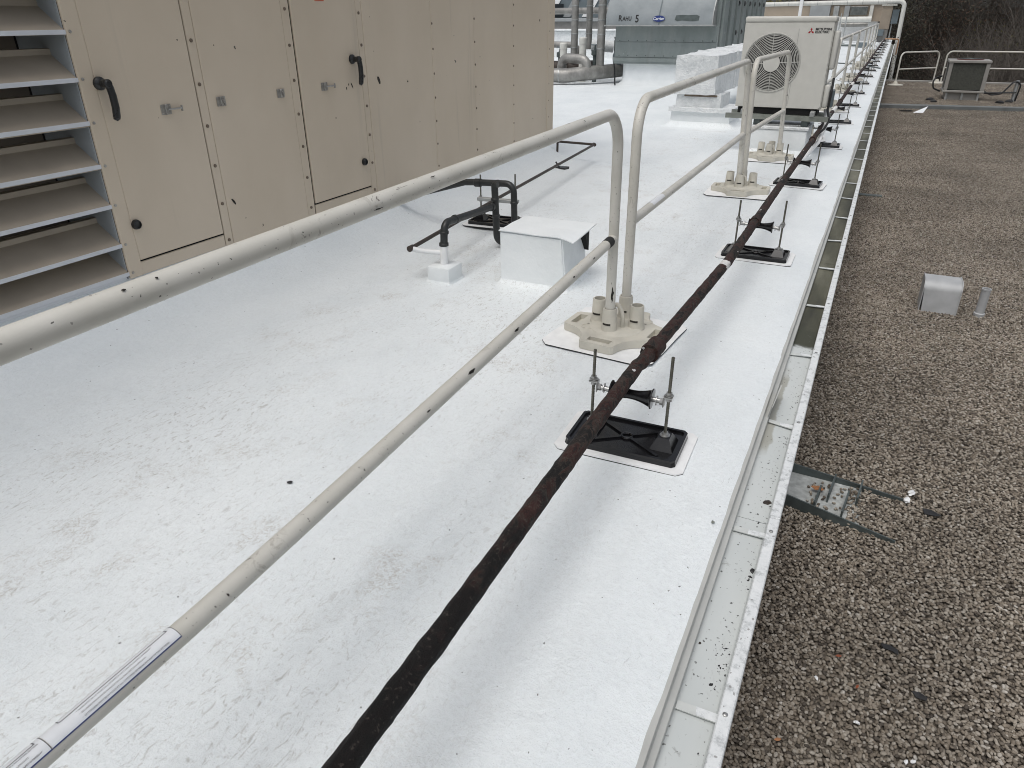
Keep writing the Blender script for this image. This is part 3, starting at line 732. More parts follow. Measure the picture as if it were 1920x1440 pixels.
rail1 = make_rail((-.99, .02, 0), (-.985, 3.094, 0), .39, .51, 'cream guard rail with a printed warning label, before the rusty pipe support', 1.062, 1.030, mp, (0, 0), (-.012, 0))
a1 = Vector((-.99, .02, .3895)); b1 = Vector((-.99, .62, .396)); i1 = Matrix.Translation((.99, -.02, -.06))
make_sticker(a1, b1, (.317, .250, lines1, True), rail1, i1)
make_sticker(a1, b1, (.15, .166, [('\u2022  ' + warn[2], 88, .0040, .01), ('\u2022  ' + warn[1], 68, .0040, .01), ('\u2022  ' + warn[0], 50, .0040, .01)], True), rail1, i1)
rail2 = make_rail((-.968, 3.292, 0), (-1.015, 6.70, 0), .545, .50, 'cream guard rail between the first two cast socket bases', 1.085, None, None, (-.005, 0), (-.045, 0), False)
make_sticker(Vector((-.97, 3.292, .545)), Vector((-1.04, 6.70, .50)), (.34, .24, [], False), rail2, Matrix.Translation((.968, -3.292, -.06)))
make_rail((-1.00, 6.87, 0), (-.925, 8.66, 0), .50, None, 'short cream guard rail beside the ivory condenser unit', 1.08, None, None, (-.04, 0), (-.045, 0))
fr = [(10.35, 13.55), (13.75, 16.95), (17.1, 20.3), (20.5, 24.75), (24.95, 28.2), (28.4, 31.6), (31.8, 35.0), (35.2, 38.4)]
for k, (y0, y1) in enumerate(fr):
    x0 = -.86 if k == 0 else -.80
    make_rail((x0, y0, 0), (-.80, y1, 0), .50, None, ['first guard rail behind the ivory condenser unit', 'scuffed cream guard rail second behind the condenser'][k] if k < 2 else 'distant cream guard rail along the pipe run beyond the condenser', 1.07)

def scuff(par, inv, p, ax, face, ln, wd, r, seed):
    """a chip of bare dark metal on a tube: small patch hugging the surface"""
    p = Vector(p); ax = Vector(ax).normalized(); f = Vector(face); f = (f - ax * f.dot(ax)).normalized(); w = ax.cross(f); g = G(); n = 8; rows = []
    for i in range(n + 1):
        u = -1 + 2 * i / n; hw = wd * max(.08, (1 - u * u)) * (1 + .5 * nz(u * 3, seed)) ; off = wd * .8 * nz(u * 2, seed + 5)
        rows.append([g.b.verts.new(p + ax * (u * ln) + (f * math.cos(t) + w * math.sin(t)) * (r + .0007)) for t in ((off - hw) / r, off / r, (off + hw) / r)])
    for a, b in zip(rows, rows[1:]):
        for k in range(2): g.b.faces.new((a[k], a[k + 1], b[k + 1], b[k]))
    o = g.obj('paint_chip', 'slot_dark', par, None); o.matrix_parent_inverse = inv
CF = (.55, -.8, .25)
for k, (z, l_, w_) in enumerate(((.245, .040, .006), (.300, .018, .004), (.415, .022, .006), (.455, .012, .004), (.500, .006, .005), (.33, .010, .003))): scuff(rail1, i1, (-.987 - .003 * k % 2, 3.094, z), (0, 0, 1), CF, l_, w_, .0235, k)
for k, (y, z, l_, w_) in enumerate(((2.02, .4594, .018, .004), (1.70, .4443, .022, .005), (1.45, .4324, .010, .0022), (2.55, .4850, .010, .003), (2.78, .4966, .014, .0022))): scuff(rail1, i1, (-.99, y, z), (0, 1, .045), (.9, -.2, .5), l_, w_, .0228, 20 + k)
g = G(); g.tube([(-.99, 2.985, .5067), (-.99, 3.045, .5096)], .0237, 16); o = g.obj('black_tape', 'rubber_black', rail1); o.matrix_parent_inverse = i1
for k, (y, l_, w_) in enumerate(((2.62, .004, .005), (.66, .004, .0022), (.72, .0028, .0022), (1.55, .012, .0015), (1.30, .018, .0016))): scuff(rail1, i1, (-.99, y, 1.030 + .0104 * (y - .02)), (0, 1, .0104), (.6, -.2, .9) if k != 4 else (.9, -.1, -.1), l_, w_, .0235, 40 + k)
def skirt(x0, x1, y0, y1, par, inv, h=.035, w=.06):
    """coating swept out from an upstand on to the roof"""
    g = G(); rows = []
    for t in (0, .15, .35, .6, 1.0):
        d = w * t - .004; z = h * (1 - t) ** 2.2 - .004 * t; q = []
        for cx, cy, a0 in ((x1, y1, 0), (x0, y1, 90), (x0, y0, 180), (x1, y0, 270)):
            for k in range(4): a = R(a0 + 30 * k); q.append((cx + d * math.cos(a), cy + d * math.sin(a), z + .003 * nz(cx * 9 + k, cy * 9)))
        rows.append([g.b.verts.new(p) for p in q])
    for a, b in zip(rows, rows[1:]):
        for k in range(16): g.b.faces.new((a[k], b[k], b[(k + 1) % 16], a[(k + 1) % 16]))
    o = g.obj('coating_cove', 'roof', par, 70); o.matrix_parent_inverse = inv
def make_base():
    o = thing('rail_base', '', 'rail base')
    # rubber pad, slightly buckled
    g = G(); n = 14; Rp = .285
    vt = []; 
    for j in range(n + 1):
        row = []
        for i in range(n + 1):
            u, v = -1 + 2 * i / n, -1 + 2 * j / n; x, y = u * Rp, v * Rp
            if abs(u) + abs(v) > 1.86: s_ = 1.86 / (abs(u) + abs(v)); x *= s_; y *= s_
            z = .006 + .010 * max(0, nz(u * 1.3 + 4, v * 1.3)) * max(0, abs(u) ** 4 + abs(v) ** 4 - .3)
            row.append((x, y, z))
        vt.append(row)
    A = [[g.b.verts.new(p) for p in r] for r in vt]; B = [[g.b.verts.new((p[0], p[1], p[2] - .006)) for p in r] for r in vt]
    for j in range(n):
        for i in range(n):
            g.b.faces.new((A[j][i], A[j][i + 1], A[j + 1][i + 1], A[j + 1][i])); g.b.faces.new((B[j][i], B[j + 1][i], B[j + 1][i + 1], B[j][i + 1]))
    rim = [(0, i) for i in range(n)] + [(j, n) for j in range(n)] + [(n, n - i) for i in range(n)] + [(n - j, 0) for j in range(n)]
    for k in range(len(rim)):
        (j0, i0), (j1, i1) = rim[k], rim[(k + 1) % len(rim)]; f = g.b.faces.new((A[j0][i0], B[j0][i0], B[j1][i1], A[j1][i1])); f.material_index = 1
    pad = g.obj('pad', 'rubber_white', o); pad.data.materials.append(MAT['rubber_black'])
    # scalloped casting with four pockets
    Ra, w, q = .250, .088, .135; outer = []
    for k in range(4):
        c, s_ = math.cos(k * math.pi / 2), math.sin(k * math.pi / 2); loc = [(Ra - .012, -w), (Ra, -w + .012), (Ra, w - .012), (Ra - .012, w)]
        for t in range(1, 8):
            tt = t / 8; p0, p1, p2 = Vector((Ra - .012, w)), Vector((q * .78, q * .78)), Vector((w, Ra - .012))
            pp = p0 * (1 - tt) ** 2 + p1 * 2 * tt * (1 - tt) + p2 * tt ** 2; loc.append((pp.x, pp.y))
        outer += [(x * c - y * s_, x * s_ + y * c) for x, y in loc]
    holes = []
    for k in range(4):
        c, s_ = math.cos(k * math.pi / 2), math.sin(k * math.pi / 2)
        holes.append([(x * c - y * s_, x * s_ + y * c) for x, y in ((.182, -.058), (.222, -.058), (.222, .058), (.182, .058))])
    g = G(); g.plate(outer, holes, .008, .048); g.plate([(x * .97, y * .97) for x, y in outer], [], .0085, .020)
    g.lathe([(.135, .047), (.120, .056), (.02, .058)], n=32)
    bmesh.ops.translate(g.b, verts=g.b.verts, vec=(.008, -.028, 0)); body = g.obj('casting', 'base_cream', o, 30); pad.location = (.008, -.028, 0)
    for sx, sy in ((0, -.10), (0, .10), (-.10, 0), (.10, 0)):
        g = G(); c = Vector((sx, sy, 0)); n = 20
        prof = [(.044, .05), (.038, .064), (.034, .16), (.032, .166), (.0265, .166), (.0262, .08)]
        rings = [g.ring(c + Vector((0, 0, h)), Vector((1, 0, 0)), Vector((0, 1, 0)), r, n) for r, h in prof]
        for a, b in zip(rings, rings[1:]):
            for k in range(n): g.b.faces.new((a[k], a[(k + 1) % n], b[(k + 1) % n], b[k]))
        g.b.faces.new(rings[-1])
        so = g.obj('socket', 'base_cream', o, 40)
        g = G(); d = Vector((sx, sy, 0)).normalized()
        for sgn in (-1, 1):
            t = Vector((-d.y, d.x, 0))
            pp = []
            for k in range(7):
                a = (k / 6 - .5) * 1.1; v = Vector((math.cos(a - math.pi / 2), math.sin(a - math.pi / 2), 0)) if sgn < 0 else Vector((math.cos(a + math.pi / 2), math.sin(a + math.pi / 2), 0))
                pp.append(c + v * .0352 + Vector((0, 0, .092)))
            g.tube(pp, .0052, 6)
        g.obj('pin_slot', 'slot_dark', so, 40)
    g = G(); g.tube(fillet([(.045, -.045, .05), (.050, -.050, .125), (.0, .0, .150), (-.050, .050, .125), (-.045, .045, .05)], .05, 5), .011, 10); g.obj('lifting_handle', 'base_cream', o)
    for sx, sy in ((.115, .095), (-.11, -.1)):
        g = G(); g.tube([(sx + .034 * math.cos(t) * .75 - .02 * math.sin(t), sy + .034 * math.cos(t) * .6 + .02 * math.sin(t), .049) for t in [2 * math.pi * k / 20 for k in range(20)]], .0022, 6, closed=True)
        g.obj('cast_badge', 'base_cream', o)
    for k in range(4):
        a = k * math.pi / 2 + .5; g = G(); g.lathe([(.006, 0), (.0055, .0012)], (.142 * math.cos(a), .142 * math.sin(a), .0481), n=10); g.obj('bolt_hole', 'slot_dark', body)
    return o
bproto = make_base()
bspots = [(-.977, 3.193, -5, 'cream cast rail base with four sockets beside the first pipe support'), (-1.008, 6.785, 2, 'cream cast rail base holding two touching rail posts, curled pad'),
          (-1.02, 8.66, 0, 'cream cast rail base in front of the ivory condenser'), (-.86, 10.35, 5, 'cream cast rail base hidden just behind the ivory condenser'), (-.925, .02, 0, 'cream cast rail base under the labelled guard rail')]
bspots += [(-.80, (a[1] + b[0]) / 2, 15, None) for a, b in zip(fr, fr[1:])]
for k, (x, y, rz, lab) in enumerate(bspots):
    o = bproto if k == 0 else copy_tree(bproto)
    o.location = (x, y, roof_z(x, y) + .001); o.rotation_euler = (0, 0, R(rz)); tag(o, lab or 'cream cast rail base between distant guard rails by the pipe run', 'rail base', 'cast bases holding the guard rails')

# ------------------------------------------------------------------ rusty pipe and its roller supports
def pipe_x(y):
    if y < 2.35: return -.620 + .006 * math.sin(y * 2)
    if y < 3.7: return -.620 + (y - 2.35) / 1.35 * .048
    return -.572 + .004 * math.sin(y * .6) + max(0, y - 12) * .0012
def pipe_z(y): return .268 + .004 * math.sin(y * 1.28 + .6)
PR = .0255
pipe = thing('rusty_pipe', 'long flaking rusty iron pipe running along the roof edge', 'pipe', (-.6, 0, .27))
pinv = Matrix.Translation((.6, 0, -.27))
def tubepipe(y0, y1, step, name, r, bumpy=.0017):
    ys_ = list(np.arange(y0, y1, step)) + [y1]; g = G(); n = 24; rings = []
    for y in ys_:
        row = []
        for k in range(n):
            a = 2 * math.pi * k / n; rr = r + bumpy * nz(math.cos(a) * 2, y * 26, math.sin(a) * 2) + bumpy * 1.5 * max(0, nz(math.cos(a) * 3 + 7, y * 34, math.sin(a) * 3))
            row.append(g.b.verts.new((pipe_x(y) + rr * math.cos(a), y, pipe_z(y) + rr * math.sin(a))))
        rings.append(row)
    for a, b in zip(rings, rings[1:]):
        for k in range(n): g.b.faces.new((a[k], a[(k + 1) % n], b[(k + 1) % n], b[k]))
    g.b.faces.new(rings[0]); g.b.faces.new(rings[-1])
    o = g.obj(name, 'rust', pipe, 50); o.matrix_parent_inverse = pinv; return o
tubepipe(-1.2, 6.0, .018, 'pipe_length', PR); tubepipe(6.0005, 14.0, .05, 'pipe_length', PR, .001); tubepipe(14.0005, 46.5, .6, 'pipe_length', PR, .0005)
for y0, y1, rr in ((2.46, 2.56, .0365), (4.62, 4.70, .0325), (8.30, 8.39, .034), (12.4, 12.5, .034), (16.6, 16.7, .034)):
    tubepipe(y0, y1, .01, 'coupling', rr, .002)

def make_support(rack=False):
    o = thing('pipe_support', '', 'pipe support'); X0 = .207; Y0 = .118
    def pad_out(e, c): return [(-X0 - e + c, -Y0 - e), (X0 + e - c, -Y0 - e), (X0 + e, -Y0 - e + c), (X0 + e, Y0 + e - c), (X0 + e - c, Y0 + e), (-X0 - e + c, Y0 + e), (-X0 - e, Y0 + e - c), (-X0 - e, -Y0 - e + c)]
    def lift(p, b): return Vector((p[0], p[1], b + .004 * nz(p[0] * 7, p[1] * 7, 3)))
    g = G(); g.prism(pad_out(.033, .022), lambda x, y: (x, y, .0005), lambda x, y: (x, y, .006 + .003 * nz(x * 6, y * 6)))
    pad = g.obj('pad', 'rubber_white', o)
    g = G(); g.prism(pad_out(.0325, .022), lambda x, y: (x, y, -.004), lambda x, y: (x, y, .0004)); g.obj('pad_underside', 'rubber_black', pad)
    g = G(); g.prism(pad_out(0, .012), lambda x, y: (x, y, .0062), lambda x, y: (x * .985, y * .975, .021))
    tray = g.obj('tray', 'plastic', o)
    g = G()
    ro = pad_out(-.002, .014); ri = pad_out(-.013, .010); g.plate(ro, [ri], .0212, .030); g.obj('tray_rim', 'plastic', tray)
    for s_ in (-1, 1):
        g = G(); m = Matrix.Rotation(math.atan2(s_ * .19, .28), 4, 'Z'); g.box(-.165, -.022, -.006, .006, .0212, .0285, 0, 1, m); g.box(.022, .165, -.006, .006, .0212, .0285, 0, 1, m); g.obj('rib', 'plastic', tray)
    g = G(); g.tube([(.02 * math.cos(t), .02 * math.sin(t), .025) for t in [2 * math.pi * k / 18 for k in range(18)]], .0055, 6, closed=True); g.obj('centre_ring', 'plastic', tray)
    rx = .140
    for sx in (-1, 1):
        g = G(); g.prism([(-.042, -.052), (.042, -.052), (.042, .052), (-.042, .052)], lambda x, y: (sx * rx + x, y, .0215), lambda x, y: (sx * rx + x * .52, y * .5, .062))
        g.obj('boss', 'plastic', tray)
        g = G(); g.lathe([(.019, .0622), (.019, .0645), (.011, .065), (.011, .075), (.0065, .0755)], (sx * rx, 0, 0), n=16); g.obj('washer', 'zinc', o)
        h = (.372 if sx > 0 else .352); dxr = .004 * sx
        g = G(); n = 40
        prof = []
        z = .063
        while z < h: prof += [(.0062, z), (.0053, z + .0035)]; z += .007
        prof.append((.0045, h)); g.lathe(prof, (sx * rx, 0, 0), n=10); rod = g.obj('threaded_rod', 'rod_steel', o, 60)
        if not rack:
            zc = .214 if sx > 0 else .224
            g = G(); g.lathe([(.0115, zc + .014), (.0115, zc + .024)], (sx * rx, 0, 0), n=6); g.lathe([(.0115, zc - .010), (.0115, zc + .000)], (sx * rx, 0, 0), n=6); g.lathe([(.016, zc + .011), (.016, zc + .0135)], (sx * rx, 0, 0), n=14); g.obj('nut', 'zinc', o)
            g = G(); i = -sx; x = sx * rx
            g.box(min(x - .014, x + .014), max(x - .014, x + .014), -.016, .016, zc + .003, zc + .0085); xx = x + i * .016
            g.box(xx - .0025, xx + .0025, -.016, .016, zc - .034, zc + .0083, .002); g.lathe([(.013, -.006), (.013, .006)], (xx + i * .008, 0, zc - .018), (1, 0, 0), 8); g.lathe([(.018, -.0015), (.018, .0015)], (xx + i * .026, 0, zc - .018), (1, 0, 0), 16)
            g.obj('hanger_bracket', 'zinc', o)
    if not rack:
        g = G(); g.cyl((-rx + .018, 0, .205), (rx - .018, 0, .197), .0095, None, 14); g.obj('axle', 'zinc', o)
        g = G(); pr = [(.0115, -.080), (.037, -.078), (.038, -.074)]
        for k in range(-9, 10): t = k / 10; pr.append((.0175 + .0185 * t * t, .078 * t))
        pr += [(.038, .074), (.037, .078), (.0115, .080)]
        g.lathe(pr, (.005, 0, .2015), (1, 0, -.028), 24); g.obj('roller', 'plastic', o, 50)
    else:
        g = G(); g.box(-.165, .165, -.020, .020, .162, .187, .003); g.obj('strut_channel', 'galv', o)
        for sx in (-1, 1):
            g = G(); g.lathe([(.0115, .150), (.0115, .161)], (sx * rx, 0, 0), n=6); g.lathe([(.0115, .1875), (.0115, .198)], (sx * rx, 0, 0), n=6); g.obj('nut', 'zinc', o)
    return o
sproto = make_support(); sgrp = 'black plastic roller supports under the rusty pipe'
slab = ['black roller pipe support on a flat white pad beside the cast rail base', 'black roller pipe support next to the white painted band on the pipe', 'black roller pipe support just before the ivory condenser', 'black roller pipe support alongside the short guard rail and condenser', 'black roller pipe support beside the condenser stand']
for k in range(19):
    y = 2.225 + [0, 2.60, 5.05, 7.50, 9.85][k] if k < 5 else 2.225 + 9.85 + 2.42 * (k - 4)
    o = sproto if k == 0 else copy_tree(sproto)
    x = pipe_x(y) + .012; o.location = (x, y, roof_z(x, y) + .003); o.rotation_euler = (0, 0, R(rng.uniform(-3, 3) if k else 1.5))
    tag(o, slab[k] if k < 5 else 'black roller pipe support on the far pipe run beyond the condenser', 'pipe support', sgrp)
# end of the run: elbow over the roof edge into a copper-coloured drop
g = G(); e = thing('pipe_drop', 'copper coloured pipe elbow dropping over the far roof edge', 'pipe', (.1, 46.8, 0))
g.tube(fillet([(pipe_x(46.4), 46.6, .27), (.14, 46.7, .25), (.15, 46.7, -.5)], .08, 5), .036, 10); o = g.obj('drop_tube', 'copper_pipe', e); o.matrix_parent_inverse = Matrix.Translation((-.1, -46.8, 0))
g = G(); g.lathe([(.045, -.05), (.045, .05)], (.149, 46.7, -.05), n=12); o = g.obj('coupling', 'copper_pipe', e); o.matrix_parent_inverse = Matrix.Translation((-.1, -46.8, 0))

# ------------------------------------------------------------------ drain piping and white boxes on the roof
bx = thing('vent_box', 'white coated square box with a lifted overhanging lid on the roof', 'roof box', (-1.65, 3.84, 0))
binv = Matrix.Translation((1.65, -3.84, 0))
g = G()
def boxp(u, v, z): # slightly tapered body
    return (-1.865 + u * (.425 - .03 * (z / .3)), 3.655 + v * .35, z)
g.prism([(0, 0), (1, 0), (1, 1), (0, 1)], lambda u, v: boxp(u, v, -.01), lambda u, v: boxp(u, v, .309)); 
bmesh.ops.bevel(g.b, geom=list(g.b.edges), offset=.008, segments=2, affect='EDGES')
o = g.obj('body', 'coat', bx); o.matrix_parent_inverse = binv
g = G(); n = 10; top = []
for j in range(n + 1):
    row = []
    for i in range(n + 1):
        u, v = i / n, j / n; x = -1.868 + u * .470; y = 3.648 + v * .372; z = .316 + .004 * nz(u * 3, v * 3) - .022 * max(0, u - .86) / .14 * (1 - .9 * v) + .012 * max(0, u - .8) * v
        row.append((x - .03 * max(0, .12 - v) * (u > .85), y, z))
    top.append(row)
A = [[g.b.verts.new(p) for p in r] for r in top]; B = [[g.b.verts.new((p[0], p[1], p[2] - .006)) for p in r] for r in top]
for j in range(n):
    for i in range(n): g.b.faces.new((A[j][i], A[j][i + 1], A[j + 1][i + 1], A[j + 1][i])); g.b.faces.new((B[j][i], B[j + 1][i], B[j + 1][i + 1], B[j][i + 1]))
rim = [(0, i) for i in range(n)] + [(j, n) for j in range(n)] + [(n, n - i) for i in range(n)] + [(n - j, 0) for j in range(n)]
for k in range(len(rim)):
    (j0, i0), (j1, i1) = rim[k], rim[(k + 1) % len(rim)]; g.b.faces.new((A[j0][i0], B[j0][i0], B[j1][i1], A[j1][i1]))
o = g.obj('lid', 'coat', bx); o.matrix_parent_inverse = binv
g = G(); g.prism([(3.985, .16), (3.985, .303), (3.90, .303)], lambda y, z: (-1.470, y, z), lambda y, z: (-1.4285, y, z)); o = g.obj('side_opening', 'dark_gap', bx); o.matrix_parent_inverse = binv

skirt(-1.862, -1.442, 3.657, 4.003, bx, binv, .03, .04)
kerb = thing('drain_kerb', 'small square white coated kerb round the drain riser', 'pipe kerb', (-2.18, 3.55, 0))
g = G(); g.box(-2.262, -2.108, 3.462, 3.628, -.01, .098, .012, 2); o = g.obj('block', 'coat', kerb); o.matrix_parent_inverse = Matrix.Translation((2.18, -3.55, 0)); skirt(-2.262, -2.108, 3.462, 3.628, kerb, o.matrix_parent_inverse, .02, .03)
dr = thing('drain_pipe', 'black iron drain trap piping rising from the small white kerb', 'pipe', (-2.18, 3.55, 0)); dinv = Matrix.Translation((2.18, -3.55, 0))
def dput(pts, r, name, mat, rad=.05, n=14, smooth=45):
    g = G(); g.tube(fillet(pts, rad, 6) if rad else pts, r, n); o = g.obj(name, mat, dr, smooth); o.matrix_parent_inverse = dinv; return o
dput([(-2.19, 3.55, .098), (-2.185, 3.55, .215)], .0255, 'painted_riser', 'white_paint', 0)
dput([(-2.185, 3.55, .215), (-2.178, 3.55, .345), (-2.205, 3.95, .31), (-2.217, 4.24, .29)], .0225, 'trap_arm', 'iron_black', .05)
dput([(-2.193, 4.28, .43), (-2.217, 4.28, .43), (-2.217, 4.28, .405)], .022, 'tee_cap', 'iron_black', .01)
dput([(-2.217, 4.28, .43), (-2.205, 4.28, .045), (-2.09, 4.30, .03)], .0235, 'trap_riser', 'iron_black', .05)
dput([(-3.19, 4.52, .19), (-2.57, 4.50, .374), (-2.50, 4.50, .380), (-2.172, 4.48, .398), (-2.165, 4.48, .02)], .0225, 'outlet_pipe', 'iron_black', .06)
def collar(p, d, r, l, mat='iron_black', name='coupling'):
    p = Vector(p); d = Vector(d).normalized(); g = G(); g.lathe([(r * .9, -l / 2), (r, -l / 2 + .003), (r, l / 2 - .003), (r * .9, l / 2)], p, d, 14); o = g.obj(name, mat, dr); o.matrix_parent_inverse = dinv
collar((-2.186, 3.55, .218), (0, 0, 1), .029, .02); collar((-2.18, 3.55, .29), (0, 0, 1), .0285, .02); collar((-2.190, 3.70, .333), (-.07, 1, -.09), .0275, .02)
collar((-2.216, 4.225, .291), (-.03, 1, -.05), .0275, .03); collar((-2.216, 4.28, .33), (0, 0, 1), .0275, .02); collar((-2.209, 4.28, .22), (0, 0, 1), .027, .02)
collar((-2.46, 4.497, .380), (1, 0, .05), .029, .05); collar((-2.30, 4.49, .388), (1, 0, .05), .027, .02); collar((-2.169, 4.48, .27), (0, 0, 1), .027, .02)
dput([(-2.36, 3.45, .198), (-2.30, 3.49, .178), (-2.19, 3.55, .165)], .0155, 'painted_branch', 'white_paint', .02)
tp = thing('condensate_pipe', 'thin brown condensate pipe sloping from the cabinet to the drain', 'pipe', (-2.36, 3.45, .2)); tinv = Matrix.Translation((2.36, -3.45, -.2))
g = G(); pts = [(-2.357, 3.452, .198), (-2.475, 4.80, .2005), (-2.705, 7.58, .192), (-3.13, 7.57, .200), (-3.132, 7.57, -.01)]; g.tube(fillet(pts, .02, 3), .0125, 12); o = g.obj('tube', 'iron_brown', tp, 45); o.matrix_parent_inverse = tinv
for p, d in (((-2.705, 7.575, .192), (-.6, .8, 0)), ((-2.357, 3.455, .198), (0, 1, 0))):
    g = G(); g.lathe([(.014, -.022), (.0185, -.02), (.0185, .02), (.014, .022)], p, d, 12); o = g.obj('elbow', 'iron_brown', tp); o.matrix_parent_inverse = tinv
rk = make_support(True); rk.location = (-2.455, 4.79, .022); rk.rotation_euler = (0, 0, R(4)); tag(rk, 'black plastic strut support holding the thin condensate pipe', 'pipe support')
ft = thing('pipe_support', 'small black pipe foot under the thin condensate pipe near the cabinet corner', 'pipe support', (-2.80, 6.75, 0)); finv = Matrix.Translation((2.80, -6.75, 0))
g = G(); g.prism([(-2.87, 6.70), (-2.76, 6.72), (-2.74, 6.80), (-2.84, 6.80)], lambda x, y: (x - .03, y + .22, .015), lambda x, y: (x - .025, y + .22, .05)); o = g.obj('foot', 'plastic', ft); o.matrix_parent_inverse = finv
g = G(); g.cyl((-2.85, 6.96, .045), (-2.89, 6.95, .10), .008, None, 8); o = g.obj('stem', 'iron_black', ft); o.matrix_parent_inverse = finv

# ------------------------------------------------------------------ ivory split condenser on its stand
un = thing('condenser_unit', 'ivory outdoor condenser unit with one large round fan grille', 'condenser unit', (-1.07, 9.27, .45)); uinv = Matrix.Translation((1.07, -9.27, -.45))
def uput(g, name, mat, parent=None, ang=35):
    o = g.obj(name, mat, parent or un, ang)
    if parent is None: o.matrix_parent_inverse = uinv
    return o
ux0, ux1, uz0, uz1, uy0, uy1 = -1.535, -.605, .465, 1.41, 9.10, 9.43
fc = Vector((-1.20, uy0, .945)); fr_ = .285
g = G(); hole = [(fc.x + fr_ * math.cos(t), fc.z + fr_ * math.sin(t)) for t in [2 * math.pi * k / 48 for k in range(48)]]
g.plate([(ux0, uz0 + .02), (ux1 - .03, uz0 + .02), (ux1 - .012, uz0 + .04), (ux1 - .012, uz1 - .06), (ux0, uz1 - .06)], [hole], 0, .03)
g.xf(Matrix.Translation((0, uy0 + .03, 0)) @ Matrix.Rotation(R(90), 4, 'X')); uput(g, 'front_panel', 'unit_ivory')
g = G(); g.box(ux0 + .002, ux1 - .002, uy0 + .13, uy1, uz0 + .01, uz1 - .03, .01); uput(g, 'cabinet', 'unit_ivory')
g = G(); g.box(ux0 + .001, ux0 + .012, uy0 + .0305, uy0 + .13, uz0 + .012, uz1 - .06); g.box(ux1 - .05, ux1 - .003, uy0 + .0305, uy0 + .1295, uz0 + .012, uz1 - .06); g.box(ux0 + .013, ux1 - .051, uy0 + .031, uy0 + .1295, uz0 + .012, uz0 + .05); uput(g, 'side_panel', 'unit_ivory')
g = G(); g.box(ux0 + .03, ux1 - .03, uy0 + .02, uy1 - .01, .4145, uz0 + .011); uput(g, 'base_slab', 'dark_gap')  # added dark block standing in for shade in the gap under the unit
g = G(); g.box(ux0 - .006, ux1 + .006, uy0 - .006, uy1 + .006, uz1 - .058, uz1, .018, 3); uput(g, 'top_cover', 'unit_ivory')
g = G(); g.lathe([(.29, 0), (.29, .004)], (fc.x, uy0 + .126, fc.z), (0, 1, 0), 40); uput(g, 'fan_recess', 'dark_gap')
for k in range(3):
    g = G(); a0 = k * 2 * math.pi / 3 + .3; pl = []
    for i in range(8):
        t = i / 7; a = a0 + 1.3 * t; pl.append((.26 * math.cos(a), .26 * math.sin(a)))
    pl = [(.07 * math.cos(a0), .07 * math.sin(a0))] + pl + [(.07 * math.cos(a0 + 1.5), .07 * math.sin(a0 + 1.5))]
    g.prism(pl, lambda x, z: (fc.x + x, uy0 + .085 + .05 * x, fc.z + z), lambda x, z: (fc.x + x, uy0 + .09 + .05 * x, fc.z + z)); uput(g, 'fan_blade', 'scrap_black')
g = G(); rr = .105
while rr < .292:
    g.tube([(fc.x + rr * math.cos(t), uy0 - .012 + .012 * (rr / .29) ** 3, fc.z + rr * math.sin(t)) for t in [2 * math.pi * k / 40 for k in range(40)]],   .0036, 6, closed=True); rr += .0155
for k in range(8):
    a = k * math.pi / 4 + .05; g.tube([(fc.x + .09 * math.cos(a), uy0 - .0155, fc.z + .09 * math.sin(a)), (fc.x + .2 * math.cos(a), uy0 - .015, fc.z + .2 * math.sin(a)), (fc.x + .30 * math.cos(a), uy0 - .003, fc.z + .30 * math.sin(a))], .0042, 6)
g.tube([(fc.x + .300 * math.cos(t), uy0 - .003, fc.z + .300 * math.sin(t)) for t in [2 * math.pi * k / 48 for k in range(48)]], .0055, 6, closed=True)
gd = uput(g, 'fan_guard', 'guard_grey')
g = G(); g.lathe([(.09, -.010), (.092, -.016), (.088, -.022), (.03, -.024)], (fc.x, uy0, fc.z), (0, 1, 0), 32); uput(g, 'guard_hub', 'unit_ivory', gd)
g = G(); g.box(ux1 - .36, ux1 - .355, uy0 - .002, uy0 + .001, uz0 + .06, uz1 - .12); uput(g, 'panel_crease', 'unit_ivory_dark')
g = G(); g.box(ux1 - .002, ux1 + .055, uy0 + .05, uy1 - .05, uz0 + .42, uz1 - .14, .022, 3); uput(g, 'valve_cover', 'unit_ivory')
g = G(); g.box(ux1 - .002, ux1 + .06, uy0 + .03, uy1 - .03, uz0 + .03, uz0 + .27, .022, 3); uput(g, 'pipe_cover', 'unit_ivory')
# maker's mark and name
def tri_diamond(cx, cz, s_):
    g = G()
    for k in range(3):
        a = R(90 + 120 * k); u = Vector((math.cos(a), math.sin(a))); w = Vector((-u.y, u.x)); p = [Vector((0, 0)), u * .5 + w * .289, u, u * .5 - w * .289]
        g.prism([(cx + q.x * s_, cz + q.y * s_) for q in p], lambda x, z: (x, uy0 - .0012, z), lambda x, z: (x, uy0 - .0002, z))
    uput(g, 'maker_mark', 'logo_red')
tri_diamond(-.838, 1.264, .036)
for tx, zz in (('MITSUBISHI', 1.284), ('ELECTRIC', 1.256)):
    me = text_mesh(tx, .031, 'LEFT', 1.05, .0016); o = put_text(me, 'maker_name', 'print_black', FRONT(-.796, uy0 - .001, zz), un); o.matrix_parent_inverse = uinv
g = G(); g.box(-.545, -.495, 9.16, 9.30, .50, .68, .006); jb = tag(g.obj('isolator_box', 'slate_panel'), 'small grey electrical isolator box beside the condenser pipe cover', 'switch box')
cb = tag(G().tube(fillet([(-.53, 9.2, .80), (-.525, 9.12, .66), (-.53, 9.10, .48), (-.49, 9.05, .38), (-.52, 8.95, .30), (-.60, 8.8, .22), (-.68, 8.6, .02)], .08, 5), .013, 8).obj('power_cable', 'black_hardware'), 'black power cable looping down beside the condenser', 'cable')
